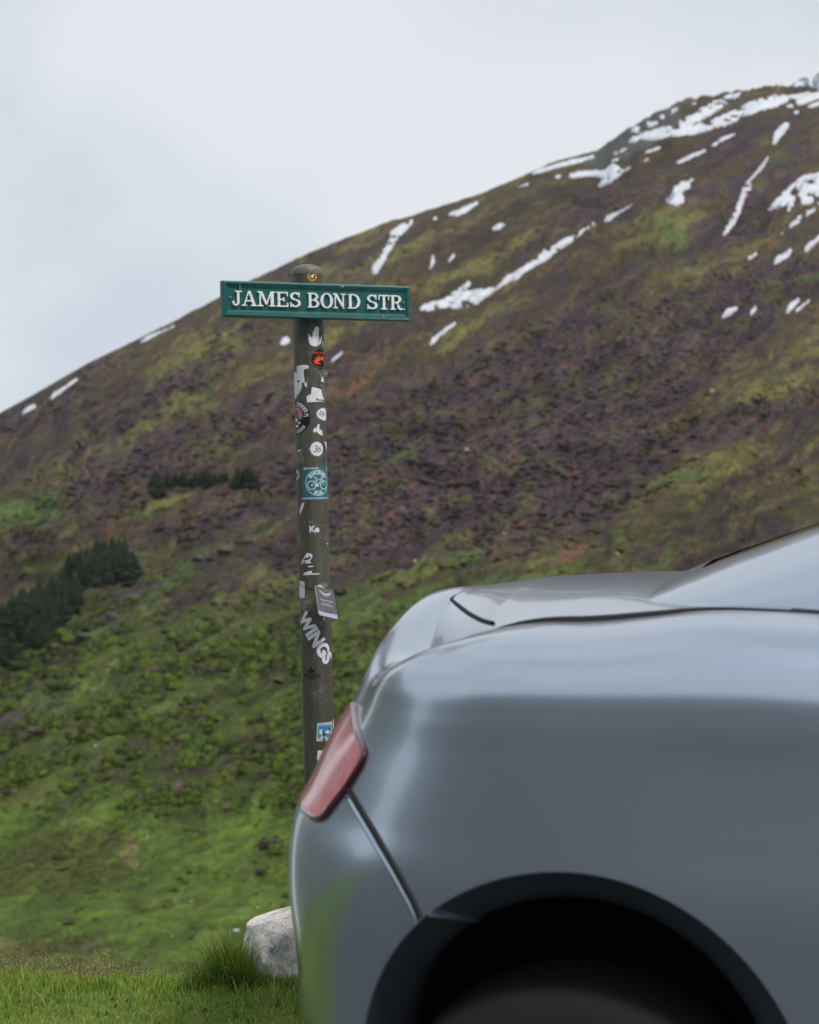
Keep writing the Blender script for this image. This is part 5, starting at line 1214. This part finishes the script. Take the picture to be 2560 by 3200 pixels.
for x, z in ((k(147), .002), (k(1602), .0015)):
    v, f = lathe_z([(.0036, .0039), (.0036, .0062), (.0028, .0072), (.001, .0074), (.0001, .0066)], 18); v = np.stack([v[:, 0]+x, -v[:, 2], v[:, 1]+z], -1)
    mesh_np('screw', v, f[:, ::-1], M_SCREW, sb)
bm_obj('paint_chip', join_bm(slab(k(222), k(226), .0195, .0330, -.0124, -.0040, .0003), slab(k(1421), k(1428), -.0372, -.0310, -.0122, -.0100, .0003), slab(k(1072), k(1100), .0345, .0375, -.0119, -.0100, .0003)), plain('chip', c4(150, 170, 168), .7), sb)

# ------------------------------------------------------------------ hanging tag
D_ = 3.425
TLp, TRp, BLp = px_world(985.2, 1829.7, D_), px_world(1042.7, 1844.3, D_+.040), px_world(1000.8, 1922.2, D_-.034)
ex, ey = TRp-TLp, BLp-TLp; wT, hT = ex.length, ey.length; exn = ex.normalized(); ezn = (-ey-exn*(-ey).dot(exn)).normalized(); eyn = ezn.cross(exn)
shear_ = (-ey).dot(exn)/hT
tg = empty('hanging_tag'); tg.matrix_world = Matrix(((exn.x, eyn.x, ezn.x, TLp.x), (exn.y, eyn.y, ezn.y, TLp.y), (exn.z, eyn.z, ezn.z, TLp.z), (0, 0, 0, 1)))
tag(tg, 'small dark grey card with white wings emblem wired to the post', 'tag')
hz = hT
def rrect(x0, x1, z0, z1, r):
    P = []
    for cx, cz, a in ((x1-r, z1-r, 0), (x0+r, z1-r, 90), (x0+r, z0+r, 180), (x1-r, z0+r, 270)):
        P += [(cx+r*math.cos(R(a+t)), cz+r*math.sin(R(a+t))) for t in (0, 22, 45, 68, 90)]
    return P
def plate(P, y0, y1, name, mat):
    bm = bmesh.new(); fr = [bm.verts.new((a, y0, b)) for a, b in P]; bk = [bm.verts.new((a, y1, b)) for a, b in P]; bm.faces.new(fr); bm.faces.new(bk[::-1])
    for i in range(len(P)): j = (i+1) % len(P); bm.faces.new([fr[i], bk[i], bk[j], fr[j]])
    bmesh.ops.recalc_face_normals(bm, faces=bm.faces[:])
    return bm_obj(name, bm, mat, tg)
plate(rrect(0, wT, -hz, 0, .004), 0, .0018, 'card', plain('cream_card', c4(206, 200, 186), .6))
plate(rrect(.0003, wT-.0003, -hz*.86, -.0003, .0037), -.0003, 0.0, 'card_face', plain('dark_grey_print', c4(84, 84, 92), .4))
plate([(.0003, -hz*.865), (wT-.0003, -hz*.865)][::-1]+[(.0003, -hz+.003), (.003, -hz+.0003), (wT-.003, -hz+.0003), (wT-.0003, -hz+.003)], -.0003, 0.0, 'card_foot', plain('pale_lilac_print', c4(168, 166, 184), .45))
def flat(bm, name, mat, y=-.0006):
    for q in bm.verts: q.co = Vector((q.co.x, y, q.co.y))
    return bm_obj(name, bm, mat, tg)
wing = []
for s in (-1, 1):
    for i in range(9):
        t = i/8; wing += stroke([(wT*.5+s*(.001+.0026*i*.4), -.0150-.0040*math.cos(t*1.5)), (wT*.5+s*(.0035+.0155*t**.8), -.0225+.012*t**1.3)], .00045)
    wing += stroke([(wT*.5+s*.003, -.0165), (wT*.5+s*.010, -.0125), (wT*.5+s*.019, -.0100)], .0006)+stroke([(wT*.5, -.0235), (wT*.5+s*.008, -.0205), (wT*.5+s*.019, -.0105)], .0006)
wing += [rc_(wT*.5-.0055, -.0180, wT*.5+.0055, -.0160)]
flat(poly_bm(*wing), 'emblem', I_CREAM)
flat(join_bm(move_bm(text_bm('Telephone: 01707 520174', .0038, .02), wT*.5, -.0360), move_bm(text_bm('Book your MOT online', .0026, .01), wT*.5, -.0425), move_bm(text_bm('www.wingsofwelwyn.com', .0038, .02), wT*.5, -.0480)), 'lettering', I_CREAM)
for i in range(6): flat(poly_bm(ring_pts(wT*(.18+.128*i), -hz*.83, .0022, .0022, 14)), 'icon', I_BLUE if i in (0, 5) else I_BLACK, -.0006)
v, f = ico(1); mesh_np('eyelet', v*.0014*np.array([1, .4, 1])+np.array([wT*.53, -.0004, -.0052]), f, I_WHITE, tg)
inv = tg.matrix_world.inverted(); W2 = []
pm = Matrix.Translation((-0.207, PY0, 0)) @ Euler((0, -LEAN, 0)).to_matrix().to_4x4()
for x, y in [(937, 1818), (941, 1826), (950, 1832), (962, 1837), (975, 1839), (985, 1839), (997, 1838)]:
    u, z_ = uv_of(x, y); a = u/PR+VA; W2.append(inv @ (pm @ Vector(((PR+.0012)*math.sin(a), -(PR+.0012)*math.cos(a), z_))))
W3 = [Vector((wT*.53, -.0004, -.0052)), Vector((wT*.66, -.001, -.0008))]
u, z_ = uv_of(1037, 1834)
for a_ in (1.35, 1.9, 2.6, 3.3, 4.0, 4.7): W3.append(inv @ (pm @ Vector(((PR+.0012)*math.sin(a_), -(PR+.0012)*math.cos(a_), zy(1834+3*math.sin(a_*2))))))
M_WIRE = plain('dark_wire', (.02, .02, .02, 1), .5)
tube_np('wire', [q[:] for q in W2], .0006, M_WIRE, tg, 6); tube_np('wire', [q[:] for q in W3], .0006, M_WIRE, tg, 6)
for t in range(5): mi_ = W2[3].lerp(W2[5], t/4); tube_np('wire_twist', [(mi_+Vector((random.uniform(-.003, .003), -.001, random.uniform(-.002, .002))))[:] for _ in range(4)], .0006, M_WIRE, tg, 5)
tube_np('wire_tail', [(wT*.30, .002, -hz-.003), (wT*.26, .001, -hz-.009), (wT*.22, .002, -hz-.012), (wT*.27, .002, -hz-.002)], .0006, M_ALLOY, tg, 5)
# ------------------------------------------------------------------ boulder
M_GRAN, n_, p_ = newmat('granite'); p_.inputs['Roughness'].default_value = .8
tcn = N(n_, 'ShaderNodeTexCoord')
def nz_(sc, det=6, ro=.65, dist=0.0):
    z = N(n_, 'ShaderNodeTexNoise'); z.inputs['Scale'].default_value = sc; z.inputs['Detail'].default_value = det; z.inputs['Roughness'].default_value = ro; z.inputs['Distortion'].default_value = dist; n_.links.new(tcn.outputs['Object'], z.inputs['Vector']); return z.outputs[0]
def ramp_(src, p0, c0, p1, c1):
    r = N(n_, 'ShaderNodeValToRGB'); r.color_ramp.elements[0].position = p0; r.color_ramp.elements[0].color = c0; r.color_ramp.elements[1].position = p1; r.color_ramp.elements[1].color = c1; n_.links.new(src, r.inputs[0]); return r.outputs[0]
def mix_(f, a, b):
    m = N(n_, 'ShaderNodeMix', data_type='RGBA'); n_.links.new(f, m.inputs[0])
    for i, q in ((6, a), (7, b)):
        if isinstance(q, tuple): m.inputs[i].default_value = q
        else: n_.links.new(q, m.inputs[i])
    return m.outputs[2]
g1 = ramp_(nz_(150, 5, .8), .36, c4(140, 130, 120), .48, c4(252, 242, 230))
g1 = mix_(ramp_(nz_(14, 4), .50, (0, 0, 0, 1), .66, (1, 1, 1, 1)), g1, mix_(ramp_(nz_(170, 4, .8), .4, (0, 0, 0, 1), .6, (1, 1, 1, 1)), c4(110, 114, 120), c4(206, 204, 204)))
g1 = mix_(ramp_(nz_(11, 5, .6, .6), .58, (0, 0, 0, 1), .72, (.55, .55, .55, 1)), g1, c4(214, 170, 140))
g1 = mix_(ramp_(nz_(22, 5, .6, 1.0), .69, (0, 0, 0, 1), .73, (.9, .9, .9, 1)), g1, c4(176, 92, 56))
n_.links.new(g1, p_.inputs['Base Color'])
bu = N(n_, 'ShaderNodeBump'); bu.inputs['Strength'].default_value = 1.0; bu.inputs['Distance'].default_value = .009; n_.links.new(nz_(60, 8, .7), bu.inputs['Height']); n_.links.new(bu.outputs[0], p_.inputs['Normal'])
bm = bmesh.new(); bmesh.ops.create_cube(bm, size=2); bmesh.ops.subdivide_edges(bm, edges=bm.edges[:], cuts=22, use_grid_fill=True)
v = np.array([q.co[:] for q in bm.verts]); f = np.array([[q.index for q in p.verts] for p in bm.faces]); bm.free()
l4 = (np.abs(v)**5.0).sum(1)**(1/5.0); v = v/l4[:, None]
r_ = np.random.default_rng(4)
for nvec, d in [((-.75, -.5, .62), 1.02), ((.1, -1, .28), .84), ((-1, -.2, .1), .93), ((.3, -.3, 1), .86), ((-.4, .2, 1), .95), ((-.9, -.9, -.2), 1.12)]:
    nv = np.array(nvec)/np.linalg.norm(nvec); s = v@nv; m = s > d; v[m] -= np.outer((s[m]-d)*.92, nv)
nn3 = v/np.linalg.norm(v, axis=1, keepdims=True)
v += nn3*((fbm(v[:, 0]*2+v[:, 1]*1.4+5, v[:, 2]*2-v[:, 1]*1.1, 6, 5, .55)-.5)*.22)[:, None]
v += nn3*((fbm(v[:, 0]*9+v[:, 1]*7, v[:, 2]*9-v[:, 1]*6, 16, 4, .6)-.5)*.05)[:, None]
bo = mesh_np('boulder', v*np.array([.182, .135, .112]), f, M_GRAN); bo.location = (-.250, 3.745, .044); bo.rotation_euler = (R(3), R(-2), R(6))
tag(bo, 'pale speckled granite boulder with rust marks at the foot of the post', 'boulder')

# ------------------------------------------------------------------ grass
def blades(n, px_, py_, hf, wf, colf, seed, lean=.5, seg=3, zf=ground_z, bend=None):
    r = np.random.default_rng(seed); n = len(px_)
    h = hf(px_, py_, r); w = wf(px_, py_, r); a = r.uniform(0, 2*np.pi, n); b = (r.random(n)**1.3*lean if bend is None else bend(r, n))
    dx, dy = np.cos(a)*b, np.sin(a)*b; sx, sy = -np.sin(a), np.cos(a)
    # blade width roughly towards the viewer
    fa = r.uniform(-.9, .9, n); sx, sy = np.cos(fa), np.sin(fa)
    z0 = zf(px_, py_)-.004; vs = []; cs = []; C = colf(px_, py_, r)
    for k in range(seg+1):
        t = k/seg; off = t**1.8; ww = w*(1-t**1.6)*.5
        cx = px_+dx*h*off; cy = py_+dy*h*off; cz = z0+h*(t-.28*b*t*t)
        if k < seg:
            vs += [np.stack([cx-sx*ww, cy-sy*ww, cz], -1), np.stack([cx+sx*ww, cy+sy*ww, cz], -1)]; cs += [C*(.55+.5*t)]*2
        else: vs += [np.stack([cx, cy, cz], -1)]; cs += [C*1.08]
    m = 2*seg+1; v = np.stack(vs, 1).reshape(-1, 3); c = np.stack(cs, 1).reshape(-1, 3); base = np.arange(n)[:, None]*m; f = []
    for k in range(seg-1): f += [np.stack([base[:, 0]+2*k, base[:, 0]+2*k+1, base[:, 0]+2*k+3], -1), np.stack([base[:, 0]+2*k, base[:, 0]+2*k+3, base[:, 0]+2*k+2], -1)]
    f += [np.stack([base[:, 0]+2*seg-2, base[:, 0]+2*seg-1, base[:, 0]+2*seg], -1)]
    return v, np.concatenate(f), c
def gcol(x, y, r):
    n = fbm(x*6, y*6, 33, 3)[:, None]
    c = lin(164, 188, 74)[None]*(1-n)+lin(120, 164, 56)[None]*n
    near = sstep(3.62, 3.40, y)[:, None]; c = c*(1-near*.6)+lin(188, 194, 104)[None]*near*.6
    q = r.random(len(x)) < .10; c[q] = lin(196, 184, 116)
    return c*(.7+.6*r.random((len(x), 1)))
r_ = np.random.default_rng(31)
n = 64000; gx_ = r_.uniform(-1.75, .75, n); gy_ = r_.uniform(3.02, 4.02, n)
hedge = lambda x, y: .014+.030*sstep(3.44, 3.62, y)*(.2+1.3*fbm(x*7, y*7, 35, 3))
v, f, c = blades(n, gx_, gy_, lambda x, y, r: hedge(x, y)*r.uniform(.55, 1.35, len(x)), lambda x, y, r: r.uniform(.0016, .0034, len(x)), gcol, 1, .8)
tag(mesh_np('meadow_grass', v, f, M_GRASS, smooth=True, cols=c), 'short green grass of the verge in front', 'grass', kind='stuff')
n = 42000; gx2 = r_.uniform(-4.5, 2.6, n); gy2 = r_.uniform(3.0, 4.3, n); m = (gx2 < -1.7) | (gx2 > .7); gx2, gy2 = gx2[m], gy2[m]
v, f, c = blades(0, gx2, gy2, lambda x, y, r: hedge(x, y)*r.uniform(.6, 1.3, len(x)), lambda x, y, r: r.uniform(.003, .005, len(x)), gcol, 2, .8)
tag(mesh_np('verge_grass', v, f, M_GRASS, smooth=True, cols=c), 'green grass along the rest of the verge', 'grass', kind='stuff')
# taller loose blades, dead stalks and broad weed leaves
r_ = np.random.default_rng(58); n = 2600; wx_ = r_.uniform(-1.7, .3, n); wy_ = r_.uniform(3.34, 3.72, n); kd = fbm(wx_*4, wy_*4, 88, 3) > .46; wx_, wy_ = wx_[kd], wy_[kd]
wcol = lambda x, y, r: np.where(r.random((len(x), 1)) < .3, lin(196, 182, 118)[None], lin(132, 172, 66)[None])*(.7+.6*r.random((len(x), 1)))
v, f, c = blades(0, wx_, wy_, lambda x, y, r: r.uniform(.03, .07, len(x)), lambda x, y, r: r.uniform(.0016, .004, len(x)), wcol, 61, 1.0, 4)
n = 260; lx_ = r_.uniform(-1.6, .2, n); ly_ = r_.uniform(3.34, 3.66, n)
v2, f2, c2 = blades(0, lx_, ly_, lambda x, y, r: r.uniform(.018, .035, len(x)), lambda x, y, r: r.uniform(.007, .013, len(x)), lambda x, y, r: np.repeat(lin(92, 140, 60)[None], len(x), 0)*(.8+.5*r.random((len(x), 1))), 62, 1.6, 4)
tag(mesh_np('verge_weeds', np.concatenate([v, v2]), np.concatenate([f, f2+len(v)]), M_GRASS, smooth=True, cols=np.concatenate([c, c2])), 'loose taller blades, dry stalks and weeds in the verge grass', 'grass', kind='stuff')
# flowering grass with purple-brown heads along the edge
vs, fs, cs = [], [], []; off = 0
r_ = np.random.default_rng(77)
for k in range(430):
    x = -1.5+1.06*r_.random()**1.0; 
    if r_.random() > .25+.75*sstep(-.55, -.85, x): continue
    y = r_.uniform(3.58, 3.74); h = r_.uniform(.045, .088)*(1.0 if x < -.7 else .95); z0 = ground_z(np.array([x]), np.array([y]))[0]
    le = r_.uniform(-.35, .35, 2); tip = np.array([x+le[0]*h, y+le[1]*h, z0+h])
    b = np.array([x, y, z0]); w = .0006
    P = np.array([b+[-w, 0, 0], b+[w, 0, 0], tip+[w*.5, 0, 0], tip+[-w*.5, 0, 0]]); vs.append(P); fs.append(np.array([[0, 1, 2], [0, 2, 3]])+off); cs.append(np.repeat(lin(112, 118, 66)[None], 4, 0)); off += 4
    for j in range(r_.integers(9, 20)):
        t = r_.uniform(.55, 1.05); c0 = b+(tip-b)*t; sp = .016*(1.08-t)+.003
        c0 = c0+np.array([r_.normal()*sp, r_.normal()*sp, r_.normal()*.003]); L = r_.uniform(.0018, .0036); a = r_.uniform(-1.0, 1.0)
        d = np.array([math.sin(a), .2*r_.normal(), math.cos(a)])*L; e = np.array([math.cos(a), .1, -math.sin(a)])*L*.36
        P = np.array([c0-d, c0+e, c0+d, c0-e]); vs.append(P); fs.append(np.array([[0, 1, 2], [0, 2, 3]])+off); off += 4
        col = lin(*[(126, 100, 102), (160, 138, 98), (108, 84, 94), (184, 170, 104)][r_.integers(4)])*r_.uniform(.8, 1.35); cs.append(np.repeat(col[None], 4, 0))
tag(mesh_np('flowering_grass', np.concatenate(vs), np.concatenate(fs), M_SEED, smooth=False, cols=np.concatenate(cs)), 'flowering grass with purple-brown seed heads along the edge', 'grass', kind='stuff')
# tall tuft by the boulder
r_ = np.random.default_rng(5); n = 1700
ck_ = r_.integers(0, 5, n); tx = r_.normal(np.array([-.500, -.470, -.440, -.525, -.420])[ck_], .017); ty = r_.normal(np.array([3.62, 3.65, 3.61, 3.60, 3.60])[ck_], .022)
th_ = np.array([.105, .145, .115, .06, .07])[ck_]
tcol = lambda x, y, r: np.where(r.random((len(x), 1)) < .14, lin(172, 160, 84)[None], lin(92, 134, 42)[None]*(1-.5*r.random((len(x), 1)))+lin(140, 168, 60)[None]*.35*r.random((len(x), 1)))*(.6+.75*r.random((len(x), 1)))
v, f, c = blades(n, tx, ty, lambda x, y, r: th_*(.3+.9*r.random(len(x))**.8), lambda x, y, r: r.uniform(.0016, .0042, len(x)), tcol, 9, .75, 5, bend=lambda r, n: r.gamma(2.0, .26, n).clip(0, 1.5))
tx2 = np.array([-.440, -.452, -.425, -.512, -.492, -.46]); ty2 = np.array([3.59, 3.59, 3.585, 3.595, 3.60, 3.59])
v2, f2, c2 = blades(0, tx2, ty2, lambda x, y, r: np.array([.215, .15, .175, .185, .14, .17]), lambda x, y, r: np.full(len(x), .0062), lambda x, y, r: np.repeat(lin(150, 156, 60)[None], len(x), 0), 14, .45, 6, bend=lambda r, n: r.uniform(.25, .5, n))
n3 = 420; tx3 = r_.uniform(-.43, -.27, n3); ty3 = r_.normal(3.575, .012, n3)
v3, f3, c3 = blades(0, tx3, ty3, lambda x, y, r: (.055-.12*(x+.43)*.8).clip(.02)*r.uniform(.5, 1.2, len(x)), lambda x, y, r: r.uniform(.0016, .003, len(x)), tcol, 19, .7, 4)
V_ = np.concatenate([v, v2, v3]); F_ = np.concatenate([f, f2+len(v), f3+len(v)+len(v2)]); C_ = np.concatenate([c, c2, c3])
tag(mesh_np('grass_tuft', V_, F_, M_GRASS, smooth=True, cols=C_), 'tall dark green grass tuft leaning on the left of the boulder', 'grass tuft')

# ------------------------------------------------------------------ haze in the valley air
bm = bmesh.new(); bmesh.ops.create_cube(bm, size=1)
for q in bm.verts: q.co = Vector((q.co.x*3400, 1000+q.co.y*4700, 360+q.co.z*1400))
M_HAZE = bpy.data.materials.new('haze'); M_HAZE.use_nodes = True; n_ = M_HAZE.node_tree; n_.nodes.remove(n_.nodes['Principled BSDF'])
pv = N(n_, 'ShaderNodeVolumePrincipled'); pv.inputs['Color'].default_value = (.86, .9, .96, 1); pv.inputs['Density'].default_value = 0.00005; pv.inputs['Anisotropy'].default_value = 0.2
n_.links.new(pv.outputs[0], n_.nodes['Material Output'].inputs['Volume'])
tag(bm_obj('haze', bm, M_HAZE), 'thin pale haze in the valley air', 'haze', kind='stuff')
